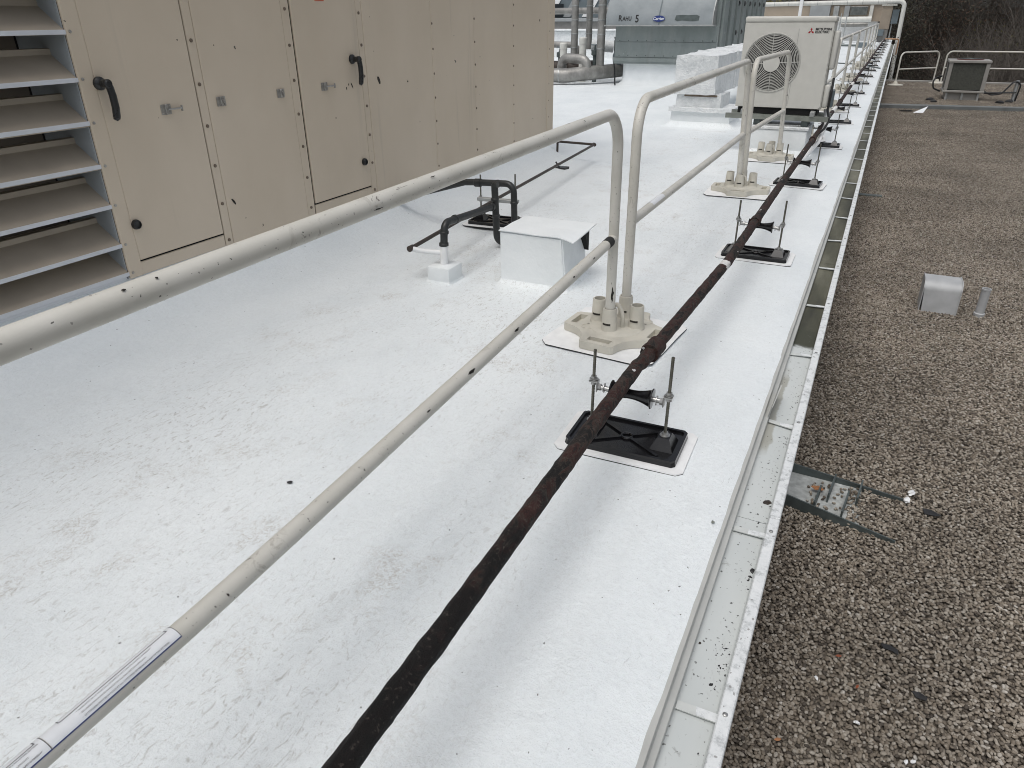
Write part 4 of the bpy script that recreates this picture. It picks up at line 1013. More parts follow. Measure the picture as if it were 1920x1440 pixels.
tag(G().tube(fillet([(-.56, 9.3, .46), (-.52, 9.16, .33), (-.55, 8.85, .17), (-.64, 8.5, .05), (-.70, 8.3, .02)], .1, 5), .022, 10).obj('line_set', 'white_paint'), 'white coated refrigerant line set dropping below the condenser', 'pipe')
st = thing('condenser_stand', 'grey green metal stand and white kerb carrying the ivory condenser', 'equipment stand', (-1.0, 9.27, 0)); sinv = Matrix.Translation((1.0, -9.27, 0))
for y in (9.02, 9.40):
    g = G(); g.sheet([(0, 0), (.03, 0), (.03, .05), (0, .05)], 0, 1.12, .003); g.b.clear() if False else None
    g = G(); g.box(-1.62, -.50, y, y + .004, .36, .412); g.box(-1.62, -.50, y + .0045, y + .05, .408, .412); g.box(-1.62, -.50, y + .0045, y + .05, .36, .364); o = g.obj('stand_rail', 'stand_green', st); o.matrix_parent_inverse = sinv
for x in (-1.45, -.70):
    g = G(); g.box(x, x + .05, 9.0, 9.5, .4125, .464, .003); o = g.obj('foot_bracket', 'galv', st); o.matrix_parent_inverse = sinv
for x in (-1.30, -.78):
    g = G(); g.box(x, x + .07, 9.06, 9.44, .295, .3595, .003); o = g.obj('spacer', 'galv_dark', st); o.matrix_parent_inverse = sinv
g = G(); g.box(-1.30, -.69, 8.98, 9.62, -.01, .262, .02, 2); o = g.obj('kerb', 'coat', st); o.matrix_parent_inverse = sinv; skirt(-1.30, -.69, 8.98, 9.62, st, sinv, .05, .10)
g = G(); g.box(-1.31, -.68, 8.97, 9.63, .2625, .2945, .006); o = g.obj('kerb_cap', 'crust', st); o.matrix_parent_inverse = sinv

# ------------------------------------------------------------------ white coated duct beside it
du = thing('coated_duct', 'crusty white coated duct elbowing down to a flashed kerb', 'duct', (-2.35, 11.2, 0)); uinv2 = Matrix.Translation((2.35, -11.2, 0))
def rough_box(x0, x1, y0, y1, z0, z1, amp, name, mat, n=14, taper=0.0):
    g = G(); g.box(x0, x1, y0, y1, z0, z1); bmesh.ops.subdivide_edges(g.b, edges=list(g.b.edges), cuts=n, use_grid_fill=True)
    for v in g.b.verts:
        p = v.co; t = (p.z - z0) / max(1e-6, z1 - z0)
        if taper: p.x += (p.x - (x0 + x1) / 2) * taper * (1 - t)
        d = Vector((nz(p.x * 6, p.y * 6, p.z * 6), nz(p.x * 6 + 9, p.y * 6, p.z * 6), nz(p.x * 6, p.y * 6 + 9, p.z * 6))); v.co = p + d * amp
    o = g.obj(name, mat, du, 50); o.matrix_parent_inverse = uinv2
skirt(-2.73, -1.885, 10.86, 11.55, du, uinv2, .07, .16)
rough_box(-2.715, -1.90, 10.86, 11.55, -.01, .20, .006, 'kerb', 'coat', 10, .05)
rough_box(-2.75, -1.86, 10.82, 11.58, .20, .255, .01, 'flashing', 'crust', 12)
rough_box(-2.67, -2.04, 10.90, 11.50, .255, .425, .014, 'neck', 'crust', 12)
rough_box(-2.71, -2.13, 10.86, 16.9, .425, .93, .016, 'duct_run', 'crust', 22)
for y in (12.2, 13.6, 15.0): rough_box(-2.73, -2.11, y, y + .05, .42, .945, .01, 'joint_band', 'crust', 8)
g = G(); g.box(-2.56, -2.10, 10.884, 10.89, .40, .425); o = g.obj('rusty_joint', 'rivet_brown', du); o.matrix_parent_inverse = uinv2

# ------------------------------------------------------------------ rooftop air handler with weather hood
ah = thing('hooded_air_handler', 'grey green rooftop air handler with sloped weather hood and stencilled 5', 'air handler', (-4.55, 21, 0)); ainv = Matrix.Translation((4.55, -21, 0))
def aput(g, name, mat, parent=None, ang=35):
    o = g.obj(name, mat, parent or ah, ang)
    if parent is None: o.matrix_parent_inverse = ainv
    return o
AY = 17.09
g = G(); g.box(-5.71, -3.42, AY, 22.95, .56, 2.9); aput(g, 'casing', 'ahu')
g = G(); g.box(-5.74, -3.39, AY - .03, 22.98, .50, .585, .006); g.box(-5.72, -3.41, AY - .012, 22.96, .46, .50); aput(g, 'base_channel', 'ahu')
for z0, z1 in ((.60, .905), (.915, 1.24)):
    g = G(); g.box(-5.68, -3.45, AY - .012, AY - .002, z0, z1, .004); aput(g, 'front_panel', 'ahu')
g = G()
for k in range(11):
    for z in (.63, .935): g.lathe([(.012, 0), (.008, .008)], (-5.6 + k * .207, AY - .0122, z), (0, -1, 0), 6)
stuff(aput(g, 'screw_row', 'galv_dark'))
g = G(); HX0, HX1 = -5.90, -3.52
hp = [(AY - .013, 1.25), (AY - .32, 1.25), (AY - .30, 1.47), (AY - .013, 1.95)]
g.prism(hp, lambda y, z: (HX0 + .06, y, z), lambda y, z: (HX1, y, z)); hood = aput(g, 'weather_hood', 'hood')
g = G(); g.box(HX0 + .03, HX1 + .05, AY - .35, AY - .013, 1.225, 1.25, .004); aput(g, 'hood_drip_lip', 'galv', hood)
g = G(); g.prism([(AY - .012, 1.24), (AY - .325, 1.24), (AY - .305, 1.475), (AY - .012, 1.96)], lambda y, z: (HX1 + .001, y, z), lambda y, z: (HX1 + .02, y, z)); aput(g, 'hood_cheek', 'galv', hood)
xm = -4.66; g = G(); g.prism([(AY - .322, 1.251), (AY - .336, 1.251), (AY - .314, 1.475), (AY - .10, 1.83), (AY - .10, 1.80)], lambda y, z: (xm, y, z), lambda y, z: (xm + .02, y, z)); aput(g, 'hood_seam', 'slate_panel', hood)
tilt = math.atan2(.02, .22)
def hood_pt(x, z, o=.004): return Matrix.Translation((x, AY - .32 - o + (z - 1.25) * (.02 / .22), z)) @ Matrix.Rotation(R(90) - tilt, 4, 'X')
def on_hood(o): o.matrix_parent_inverse = Matrix.Identity(4)
for tx, x, z, sz in (('R', -5.52, 1.375, .15), ('AHU', -5.365, 1.37, .10), ('5', -5.14, 1.365, .19)):
    me = text_mesh(tx, sz * 1.08, 'CENTER', 1.06, .004, .85); put_text(me, 'stencil_marking', 'print_black', hood_pt(x, z), hood)
g = G(); g.prism([(.135 * math.cos(t), .060 * math.sin(t)) for t in [2 * math.pi * k / 28 for k in range(28)]], lambda x, z: (x, z, 0), lambda x, z: (x, z, .004)); g.xf(hood_pt(-4.655, 1.37, .017)); aput(g, 'oval_badge', 'logo_blue', hood)
me = text_mesh('Carrier', .085, 'CENTER', .95, .001); put_text(me, 'badge_script', 'label_white', hood_pt(-4.655, 1.37, .0225), hood)
g = G(); poly = [(-.26, -.035), (-.2, -.06), (-.1, -.045), (.0, -.055), (.12, -.06), (.25, -.05), (.26, .03), (.2, .06), (.05, .055), (-.1, .06), (-.24, .05)]
g.prism(poly, lambda x, z: (x, z, 0), lambda x, z: (x, z, .001)); g.xf(hood_pt(-4.05, 1.38)); aput(g, 'painted_out_patch', 'galv_dark', hood)
for k in range(8):   # standing seam panels of the side casing
    y0 = AY + .12 + k * .72
    g = G(); g.box(-3.419, -3.402, y0 + .045, y0 + .655, .60, 2.88, .004); aput(g, 'side_panel', 'ahu')
    g = G(); g.box(-3.419, -3.365, y0, y0 + .035, .60, 2.88, .004); aput(g, 'standing_seam', 'ahu')
    g = G(); g.box(-3.4195, -3.4175, y0 + .665, y0 + .705, .60, 2.88); aput(g, 'seam_shadow_gap', 'dark_gap')
    for z in ((1.62, 1.02) if k < 5 else (1.62,)):
        if k > 1:
            g = G(); g.prism([(0, 0), (.10, .05), (0, .10)], lambda a, b: (-3.401, y0 + .25 + a * 2, z + b), lambda a, b: (-3.385, y0 + .25 + a * 2, z + b)); aput(g, 'latch', 'black_hardware')
rows = []
g = G()
for (d, z) in ((0, .46), (0, .15), (.02, .08), (.08, .03), (.2, .004), (.35, -.008)):
    x0, y0, x1 = -5.56 - d, AY + .10 - d, -3.52 + d; c_ = .12
    rows.append([g.b.verts.new(p) for p in ((x0, 23, z), (x0, y0 + c_, z), (x0 + c_ * .3, y0 + c_ * .3, z), (x0 + c_, y0, z), (x1 - c_, y0, z), (x1 - c_ * .3, y0 + c_ * .3, z), (x1, y0 + c_, z), (x1, 23, z))])
for a, b in zip(rows, rows[1:]):
    for k in range(7): g.b.faces.new((a[k], a[k + 1], b[k + 1], b[k]))
o = g.obj('kerb', 'coat', ah, 50, False); o.matrix_parent_inverse = ainv

# ------------------------------------------------------------------ insulated pipes between the cabinets
def pipe_thing(name, label, cat, pts, r, mat, rad=.3, bands=(), group=None, n=16):
    pts = [Vector(p) for p in pts]; base = (pts[0].x, pts[0].y, min(p.z for p in pts)); t = thing(name, label, cat, base, 0, group); inv = Matrix.Translation([-c for c in base])
    f = fillet(pts, rad, 8) if rad else pts
    g = G(); g.tube(f, r, n); o = g.obj('jacket', mat, t, 50); o.matrix_parent_inverse = inv
    for p, d in bands:
        g = G(); g.lathe([(r + .001, -.015), (r + .006, -.012), (r + .006, .012), (r + .001, .015)], p, d, n); o = g.obj('band', 'galv', t); o.matrix_parent_inverse = inv
    return t
def riser(x, y, z0, r, label):
    pipe_thing('insulated_riser', label, 'pipe', [(x, y, z0), (x, y, 3.0)], r, 'jacket', 0, [((x, y, z), (0, 0, 1)) for z in (.75, 1.05, 1.35, 1.65, 2.2) if z > z0 + .1])
riser(-7.02, 17.9, .45, .085, 'grey jacketed vertical pipe nearest the beige cabinet'); riser(-6.80, 18.3, .70, .078, 'grey jacketed vertical pipe between two taller risers'); riser(-6.16, 17.4, .30, .092, 'thick grey jacketed riser beside the hooded air handler')
pipe_thing('insulated_pipe', 'fat grey wrapped pipe lying near the roof by the beige cabinet', 'pipe', [(-9.5, 16.4, .20), (-6.75, 16.75, .20), (-6.35, 17.0, .24), (-5.9, 17.9, .26), (-5.75, 19.6, .26)], .155, 'jacket', .6, [((-7.3, 16.68, .2), (1, .13, 0)), ((-6.9, 16.73, .2), (1, .13, 0))])
pipe_thing('insulated_pipe', 'wrapped pipe elbow rising from the fat roof pipe', 'pipe', [(-6.35, 17.05, .22), (-6.36, 17.05, .53), (-7.0, 17.15, .56), (-7.05, 17.15, .25)], .105, 'jacket', .16)
pipe_thing('insulated_pipe', 'dark stained wrapped pipe lying behind the white pipe stub', 'pipe', [(-8.6, 18.2, .30), (-6.95, 17.95, .30), (-6.8, 18.6, .30)], .14, 'iron_brown', .2)
pipe_thing('insulated_pipe', 'rough wrapped pipe end between the vertical risers', 'pipe', [(-6.65, 18.1, .80), (-6.15, 18.3, .76)], .13, 'crust', 0)
for x, y, z0, z1, lb in ((-6.72, 17.7, .30, .98, 'tall ivory capped pipe stub among the insulated pipes'), (-7.26, 17.8, .25, .86, 'shorter ivory pipe stub near the beige cabinet corner')):
    t = thing('pipe_stub', lb, 'pipe', (x, y, 0)); inv = Matrix.Translation((-x, -y, 0))
    g = G(); g.lathe([(.085, 0), (.085, z1 - .14)], (x, y, 0), n=18); o = g.obj('stub', 'ivory_pipe', t); o.matrix_parent_inverse = inv
    g = G(); g.lathe([(.092, z1 - .14), (.094, z1 - .02), (.07, z1)], (x, y, 0), n=18); o = g.obj('cap', 'ivory_pipe', t); o.matrix_parent_inverse = inv
for a_, lb in (([(-9.6, 18.9, .78), (-7.25, 18.7, .78), (-7.2, 18.7, .2)], 'grey jacketed pipe bending down left of the vertical risers'), ([(-8.8, 19.6, 1.55), (-6.85, 19.2, 1.55), (-6.0, 19.2, 1.55)], 'jacketed pipe crossing high behind the vertical risers'), ([(-6.95, 17.3, .10), (-6.95, 16.95, .10), (-7.9, 16.1, .10)], 'thin brown pipe lying before the fat grey pipe')):
    pipe_thing('service_pipe', lb, 'pipe', a_, .075 if 'thin' not in lb else .035, 'jacket' if 'thin' not in lb else 'copper_pipe', .18)
for x, y, z, lb in ((-7.55, 18.3, .62, 'dark valve with handwheel near the shorter ivory stub'), (-6.42, 17.75, .70, 'dark valve with handwheel between risers and the elbow pipe')):
    t = thing('pipe_valve', lb, 'valve', (x, y, 0)); iv = Matrix.Translation((-x, -y, 0))
    o = G().lathe([(.05, 0), (.05, z - .12), (.09, z - .10), (.09, z), (.03, z + .02), (.02, z + .12)], (x, y, 0), n=12).obj('valve_body', 'galv_dark', t); o.matrix_parent_inverse = iv
    o = G().tube([(x + .09 * math.cos(q), y + .09 * math.sin(q), z + .12) for q in [2 * math.pi * k / 16 for k in range(16)]], .012, 6, closed=True).obj('handwheel', 'slate_panel', t); o.matrix_parent_inverse = iv
t = thing('pump_motor', 'dark grey pump motor beside the thick riser', 'motor', (-5.88, 17.9, 0)); inv = Matrix.Translation((5.88, -17.9, 0))
g = G(); g.lathe([(.10, .68), (.10, .92), (.085, .95), (.11, .955), (.10, .99)], (-5.9, 17.9, 0), n=18); o = g.obj('motor', 'galv_dark', t); o.matrix_parent_inverse = inv
g = G(); g.lathe([(.06, .26), (.09, .40), (.12, .50), (.12, .60), (.09, .68)], (-5.9, 17.9, 0), n=18); o = g.obj('pump_body', 'slate_panel', t); o.matrix_parent_inverse = inv
g = G(); g.tube(fillet([(-5.9, 17.6, .48), (-5.78, 17.35, .35), (-5.62, 16.95, .03)], .1, 5), .018, 8); tag(g.obj('flexible_conduit', 'black_hardware'), 'black and white conduit dropping beside the air handler kerb', 'cable')
# white parapet and grey roof structures beyond
g = G(); g.box(-30, -6.5, 28.2, 28.5, -.02, .92, .02); g.box(-30, -6.48, 28.1, 28.6, .921, 1.0, .02); pw = tag(g.obj('parapet_wall', 'crust'), 'streaked white coated parapet wall behind the insulated pipes', 'wall')
bl = thing('rooftop_penthouse', 'grey rooftop plant enclosure with sloping panels behind the risers', 'penthouse', (-18, 46, 0)); inv = Matrix.Translation((18, -46, 0))
def bput(g, name, mat):
    o = g.obj(name, mat, bl); o.matrix_parent_inverse = inv; return o
bput(G().box(-30, -11, 44, 52, -1, 1.15), 'lower_wall', 'concrete_grey'); bput(G().box(-30, -11, 43.8, 52.2, 1.16, 1.35, .02), 'ledge', 'grey_panel')
bput(G().box(-30, -12, 45, 52, 1.36, 4.2), 'upper_wall', 'slate_panel')
for k in range(9):
    x = -22 + k * 1.2
    bput(G().prism([(x, 1.4), (x + .45, 1.4), (x + 1.2, 2.6), (x + .75, 2.6)], lambda a, b: (a, 44.93, b), lambda a, b: (a, 44.99, b)), 'sloping_panel', 'grey_panel' if k % 2 else 'white_paint')
bput(G().box(-20.0, -18.4, 44.88, 44.98, 1.4, 2.1), 'window', 'glass_dark')

# ------------------------------------------------------------------ far end of the white roof
FY = 50.0
pipe_thing('overhead_pipe', 'white insulated overhead pipe crossing the far roof and elbowing down', 'pipe', [(-9.0, FY, 1.98), (.05, FY, 2.08), (.16, FY, -2.5)], .115, 'ivory_pipe', .28, [((x, FY, 1.98 + (x + 9) * .011), (1, 0, .011)) for x in np.arange(-8.5, -.6, .8)])
pipe_thing('overhead_pipe', 'lower white pipe run on the far roof before the grey cabinets', 'pipe', [(-6, FY - 1, 1.17), (-1.45, FY - 1, 1.19)], .14, 'ivory_pipe', 0)
pipe_thing('overhead_pipe', 'grey wrapped pipe under the far white pipe run', 'pipe', [(-3.0, FY - .6, .90), (-1.6, FY - .6, .92)], .11, 'jacket', 0)
tw = thing('tan_cabinet', 'tall tan equipment cabinet standing at the far roof edge', 'cabinet', (-.7, FY + 1, 0)); inv = Matrix.Translation((.7, -FY - 1, 0))
for nm, b_, mt in (('body', (-1.03, -.50, FY + .5, FY + 2, .66, 1.86), 'tan_panel'), ('top', (-1.08, -.30, FY + .4, FY + 2.2, 1.861, 1.92), 'ivory_pipe'), ('plinth', (-1.0, -.52, FY + .52, FY + 2, -.02, .655), 'concrete_grey'), ('base_box', (-1.15, -.72, FY + .2, FY + .495, .33, .66), 'slate_panel')):
    o = G().box(*b_, .01).obj(nm, mt, tw); o.matrix_parent_inverse = inv
tag(G().box(-.46, -.12, FY + .3, FY + .9, .95, 1.66, .01).obj('electrical_panel', 'slate_panel'), 'slate blue electrical panel fixed beside the tan cabinet', 'electrical panel')
tag(G().box(-.42, -.36, FY + .6, FY + .66, -1.0, .949).obj('panel_post', 'galv'), 'grey steel post carrying the slate electrical panel', 'post')
fw = thing('far_plant_room', 'tan and grey plant room wall across the far end of the roof', 'building', (-4, FY + 4, 0)); inv = Matrix.Translation((4, -FY - 4, 0))
def fput(g, name, mat):
    o = g.obj(name, mat, fw); o.matrix_parent_inverse = inv; return o
fput(G().box(-14, -1.0, FY + 3, FY + 8, 1.05, 1.95), 'wall', 'tan_panel'); fput(G().box(-14.1, -.98, FY + 2.9, FY + 8, 1.951, 2.05, .02), 'coping', 'ivory_pipe'); fput(G().box(-14, -1.2, FY + 3.1, FY + 8, -.02, 1.049), 'plinth', 'white_paint')
for x0, x1, z0, z1, mt in ((-5.1, -3.95, 1.15, 1.93, 'grey_panel'), (-3.75, -3.45, 1.1, 1.9, 'galv'), (-3.15, -2.85, .95, 1.9, 'grey_panel'), (-1.75, -1.55, 1.1, 1.9, 'ivory_pipe')):
    fput(G().box(x0, x1, FY + 2.4, FY + 2.995, z0, z1, .01), 'duct_panel', mt)
fput(G().box(-2.78, -1.86, FY + 2.0, FY + 2.99, 1.40, 1.86, .01), 'louver_box', 'jacket')
for k in range(7):
    fput(G().box(-2.77, -1.87, FY + 1.985, FY + 2.0, 1.43 + k * .06, 1.46 + k * .06), 'louver_slat', 'galv_dark')
g = G(); g.box(-5.45, -5.28, FY - .4, FY - .2, 1.2, 3.0); tag(g.obj('white_post', 'white_paint'), 'white square post rising behind the ivory condenser top', 'post')
for x, yb_, lb in ((-2.95, FY - 3, 'thin grey pipe stand, left one of a pair on the far roof'), (-2.66, FY - 3, 'thin grey pipe stand, right one of a pair on the far roof')):
    g = G(); g.box(x, x + .05, yb_, yb_ + .05, 0, 1.5); g.box(x - .1, x + .15, yb_ - .1, yb_ + .15, 0, .03); tag(g.obj('pipe_stand', 'galv'), lb, 'pipe stand')
tag(G().tube([(-9, 43.0, .05), (-2.2, 43.0, .05), (-1.0, 43.0, .05)], .045, 8).obj('floor_conduit', 'galv_dark'), 'dark conduit lying straight across the far white roof', 'conduit')
tag(G().tube(fillet([(-3.4, 27.3, .02), (-1.8, 27.6, .025), (-.9, 27.1, .02), (-.25, 25.2, .02)], 1.0, 5), .018, 6).obj('roof_cable', 'galv_dark'), 'thin dark cable curving across the white roof to the gutter', 'cable')
sk = thing('skylight_hood', 'low white hood vent with a dark opening behind the condenser', 'roof vent', (-2.1, 26.5, 0)); inv = Matrix.Translation((2.1, -26.5, 0))
o = G().prism([(26.1, 0), (26.9, 0), (26.9, .45), (26.5, .55), (26.1, .42)], lambda y, z: (-2.6, y, z), lambda y, z: (-1.75, y, z)).obj('hood', 'white_paint', sk); o.matrix_parent_inverse = inv
o = G().box(-2.5, -1.85, 26.085, 26.095, .05, .22).obj('opening', 'dark_gap', sk); o.matrix_parent_inverse = inv
tag(G().box(-1.7, -1.15, 41.5, 42.2, 0, .22, .02).obj('equipment_sleeper', 'slate_panel'), 'dark grey equipment sleeper on the far white roof', 'equipment')

# ------------------------------------------------------------------ things on the gravel roof
vt = thing('goose_vent', 'grey metal curved roof vent hood standing in the gravel', 'roof vent', (.77, 6.65, GZ)); inv = Matrix.Translation((-.77, -6.65, -GZ))
g = G(); pf = [(6.52, GZ - .01), (6.535, GZ + .185)] + [(6.62 - .085 * math.cos(a), GZ + .185 + .075 * math.sin(a)) for a in [R(t) for t in range(10, 100, 12)]] + [(6.80, GZ + .247), (6.80, GZ + .10), (6.72, GZ - .01)]
g.prism(pf, lambda y, z: (.635 - .02 * (z - GZ) / .27, y, z), lambda y, z: (.885, y, z)); o = g.obj('hood', 'vent_grey', vt, 30); o.matrix_parent_inverse = inv
for x in (.612, .8855):
    g = G(); g.prism([(p[0] + (.006 if p[0] > 6.7 else -.006), p[1] + (.006 if p[1] > GZ + .1 else 0)) for p in pf], lambda y, z: (x, y, z), lambda y, z: (x + .006, y, z)); o = g.obj('side_flange', 'vent_grey', vt, 30); o.matrix_parent_inverse = inv
vp = thing('vent_pipe', 'thin grey vent pipe standing next to the curved roof vent', 'pipe', (1.06, 6.60, GZ)); inv = Matrix.Translation((-1.06, -6.60, -GZ))
g = G(); g.lathe([(.040, -.01), (.042, .03), (.034, .035), (.033, .225), (.036, .228), (.035, .24), (.026, .24), (.026, .16)], (1.06, 6.60, GZ), n=18); o = g.obj('tube', 'vent_grey', vp); o.matrix_parent_inverse = inv
# splash pan under the gutter outlet
sp = thing('splash_pan', 'dark metal splash pan with staggered baffles half buried in the gravel', 'splash pan', (.15, 3.33, GZ)); inv = Matrix.Translation((-.15, -3.33, -GZ))
def sput(g, name, mat):
    o = g.obj(name, mat, sp); o.matrix_parent_inverse = inv
sput(G().prism([(-.16, 3.26), (.30, 3.19), (.30, 3.535), (-.16, 3.54)], lambda x, y: (x, y, GZ + .006), lambda x, y: (x, y, GZ + .022 - .02 * max(0, x))), 'pan_floor', 'splash_floor')
for a, b in (((-.16, 3.545), (.50, 3.53)), ((-.16, 3.255), (.46, 3.15))):
    a = Vector((*a, 0)); b = Vector((*b, 0)); d = (b - a).normalized(); nn = Vector((-d.y, d.x, 0)) * .004
    g = G(); q = [(a - nn), (b - nn), (b + nn), (a + nn)]
    bot = [g.b.verts.new((p.x, p.y, GZ - .01)) for p in q]; tp_ = [g.b.verts.new((p.x, p.y, GZ + (.085 if p.x < .2 else .018))) for p in q]
    g.b.faces.new(bot[::-1]); g.b.faces.new(tp_)
    for k in range(4): g.b.faces.new((bot[k], bot[(k + 1) % 4], tp_[(k + 1) % 4], tp_[k]))
    sput(g, 'side_wall', 'galv_dark')
for x, y0, y1 in ((.095, 3.225, 3.39), (.155, 3.33, 3.53), (.225, 3.20, 3.40), (.285, 3.35, 3.53)):
    m = Matrix.Translation((x, (y0 + y1) / 2, GZ + .045)) @ Matrix.Rotation(R(-6), 4, 'Z')
    sput(G().box(-.004, .004, -(y1 - y0) / 2, (y1 - y0) / 2, -.04, .03, 0, 1, m), 'baffle', 'galv_dark')
# expansion joint strip
g = G(); m = Matrix.Translation((0, 22.55, GZ)) @ Matrix.Rotation(R(10 if False else 8), 4, 'Z'); g.box(-.2, 14, 0, .16, -.02, .10, .02, 1, m); tag(g.obj('expansion_joint', 'joint_slate'), 'grey metal expansion joint cap crossing the gravel roof', 'joint cover')
g = G(); m = Matrix.Translation((0, 11.0, GZ)); g.box(-.15, .25, 0, .09, -.02, .02, .004, 1, m); tag(g.obj('flashing_strip', 'galv_dark'), 'short dark flashing strip in the gravel under the gutter', 'flashing')
g = G(); g.box(-.2, 22, 32.2, 32.4, GZ - .1, GZ + .04, .01); tag(g.obj('roof_coping', 'unit_tan'), 'tan metal coping at the far end of the gravel roof', 'coping')
# condenser on its rails
cu = thing('roof_condenser', 'square tan condenser with dark coil and top fan on the gravel', 'condenser unit', (2.03, 26.0, GZ)); inv = Matrix.Translation((-2.03, -26.0, -GZ))
def qput(g, name, mat, par=None):
    o = g.obj(name, mat, par or cu)
    if par is None: o.matrix_parent_inverse = inv
    return o
cx0, cx1, cy0, cy1, cz0, cz1 = 1.52, 2.54, 25.5, 26.5, GZ + .26, GZ + 1.02
qput(G().box(cx0 + .06, cx1 - .06, cy0 + .04, cy1 - .04, cz0 + .02, cz1 - .02), 'coil', 'coil_dark')
for x in (cx0, cx1 - .10):
    for y in (cy0, cy1 - .1): qput(G().box(x, x + .10, y, y + .1, cz0, cz1 - .041, .008), 'corner_post', 'unit_tan')
qput(G().box(cx0 - .02, cx1 + .02, cy0 - .02, cy1 + .02, cz0 - .06, cz0 - .001, .008), 'base_slab', 'unit_tan')
top_ = qput(G().box(cx0 - .02, cx1 + .02, cy0 - .02, cy1 + .02, cz1 - .04, cz1 + .03, .012), 'top_panel', 'unit_tan')
g = G(); g.lathe([(.34, .0301), (.34, .05), (.31, .052)], (2.05, 26.0, cz1), n=32); fg = qput(g, 'fan_opening', 'fan_red', top_)
g = G()
for r_ in (.08, .15, .22, .29): g.tube([(2.05 + r_ * math.cos(t), 26 + r_ * math.sin(t), cz1 + .058) for t in [2 * math.pi * k / 24 for k in range(24)]], .006, 5, closed=True)
qput(g, 'fan_guard', 'galv_dark', top_)
for k in range(22):
    x = cx0 + .115 + k * .0365; qput(G().box(x, x + .006, cy0 + .030, cy0 + .038, cz0 + .02, cz1 - .045), 'coil_guard_bar', 'coil_dark')
for k in range(9):
    y = cy0 + .13 + k * .09; qput(G().box(cx0 + .03, cx0 + .055, y, y + .01, cz0 + .02, cz1 - .045), 'coil_guard_bar', 'galv_dark')
for x in (cx0 + .08, 2.0, cx1 - .14): qput(G().box(x, x + .06, cy0 + .02, cy1 - .02, GZ - .01, cz0 - .061, .006), 'sleeper_leg', 'galv')
qput(G().box(cx0 + .1, cx1 - .1, cy0 + .08, cy1 - .08, GZ - .01, cz0 - .065), 'kerb', 'unit_tan')
for pts, lb in (([(2.56, 25.8, GZ + .24), (2.75, 25.6, GZ + .16), (3.0, 25.6, GZ + .2), (3.25, 25.7, GZ + .55), (3.42, 25.7, GZ + .45), (3.38, 25.7, GZ)], 'black insulated refrigerant line looping beside the tan condenser'), ([(2.56, 25.6, GZ + .20), (3.35, 25.65, GZ + .24)], 'thin black line running straight from the tan condenser'), ([(1.45, 25.6, GZ + .22), (1.25, 25.5, GZ + .3), (1.2, 25.5, GZ + .55), (1.42, 25.7, GZ + .62)], 'black conduit bending up to the side of the tan condenser')):
    tag(G().tube(fillet(pts, .12, 5), .022, 8).obj('refrigerant_line', 'black_hardware'), lb, 'pipe')
vpp = tag(G().lathe([(.06, 0), (.05, .05), (.05, .55), (.02, .56)], (3.33, 25.75, GZ - .01), n=12).obj('pipe_portal', 'galv'), 'grey upright pipe portal at the end of the condenser lines', 'pipe')
for k, (x, y) in enumerate(((1.22, 25.1), (1.3, 24.6), (2.95, 24.9), (3.2, 25.3))):
    clump(x, y, GZ + .01, .08, 'pipe_support', 'black rubber pipe foot in the gravel by the tan condenser', 'pipe support', 'scrap_black', 'rubber feet by the tan condenser', .6, 20 + k)
# guard rails at the end of the gravel roof
def back_rail(A, B, label, z0=GZ):
    o = thing('guard_rail', label, 'guard rail', (A[0], A[1], z0)); inv = Matrix.Translation((-A[0], -A[1], -z0)); A = Vector((*A, z0)); B = Vector((*B, z0))
    up = Vector((0, 0, 1.05)); f = G().tube(fillet([A + Vector((0, 0, .05)), A + up, B + up, B + Vector((0, 0, .05))], .17, 8), .026, 10).obj('bent_frame', 'rail', o); f.matrix_parent_inverse = inv
    m = Vector((0, 0, .52)); f = G().tube([A + m, B + m], .023, 10).obj('mid_rail', 'rail', o); f.matrix_parent_inverse = inv
back_rail((.28, 30.2), (1.50, 31.6), 'cream guard rail at the gravel roof corner by the gutter'); back_rail((1.75, 31.7), (5.2, 31.7), 'cream guard rail behind the tan condenser'); 
for x, y in ((.28, 30.2), (1.62, 31.65)):
    g = G(); g.lathe([(.26, 0), (.26, .03), (.08, .06), (.05, .14), (.03, .14)], (x, y, GZ), n=12); tag(g.obj('rail_base', 'base_cream'), 'round weathered rail base on the gravel ' + ('by the gutter corner' if x < 1 else 'behind the tan condenser'), 'rail base')
# litter on gravel and roof
def scrap(x, y, z, pts, name, label, cat, mat, th=.0025, curl=.012):
    g = G(); g.prism(pts, lambda u, v: (u, v, curl * nz(u * 25, v * 25)), lambda u, v: (u, v, th + curl * nz(u * 25, v * 25))); o = g.obj(name, mat); o.location = (x, y, z); tag(o, label, cat); return o
GT = GZ + .017
scrap(.443, 2.43, GT, [(-.03, .015), (.0, .022), (.03, .005), (.033, -.02), (.01, -.01), (-.02, .0)], 'rubber_scrap', 'black angular rubber scrap on gravel beside a red leaf', 'scrap', 'scrap_black')
scrap(.545, 2.24, GT, [(-.025, .012), (.0, .014), (.025, -.004), (.02, -.018), (-.01, -.01)], 'rubber_scrap', 'small black rubber scrap on gravel in the near corner', 'scrap', 'scrap_black')
scrap(.62, 3.46, GT, [(-.04, .02), (.0, .03), (.045, .0), (.02, -.02), (-.03, -.015)], 'rubber_scrap', 'black rubber scrap just past the splash pan', 'scrap', 'scrap_black')
def leaf(x, y, z, s_, mat, lb, rz=0.0):
    pts = [(-s_, 0), (-.5 * s_, .35 * s_), (.1 * s_, .5 * s_), (.6 * s_, .3 * s_), (s_, 0), (.5 * s_, -.35 * s_), (-.3 * s_, -.4 * s_)]
    o = scrap(x, y, z, pts, 'dry_leaf', lb, 'leaf', mat, .001, .010); o.rotation_euler = (.15, .2, rz)
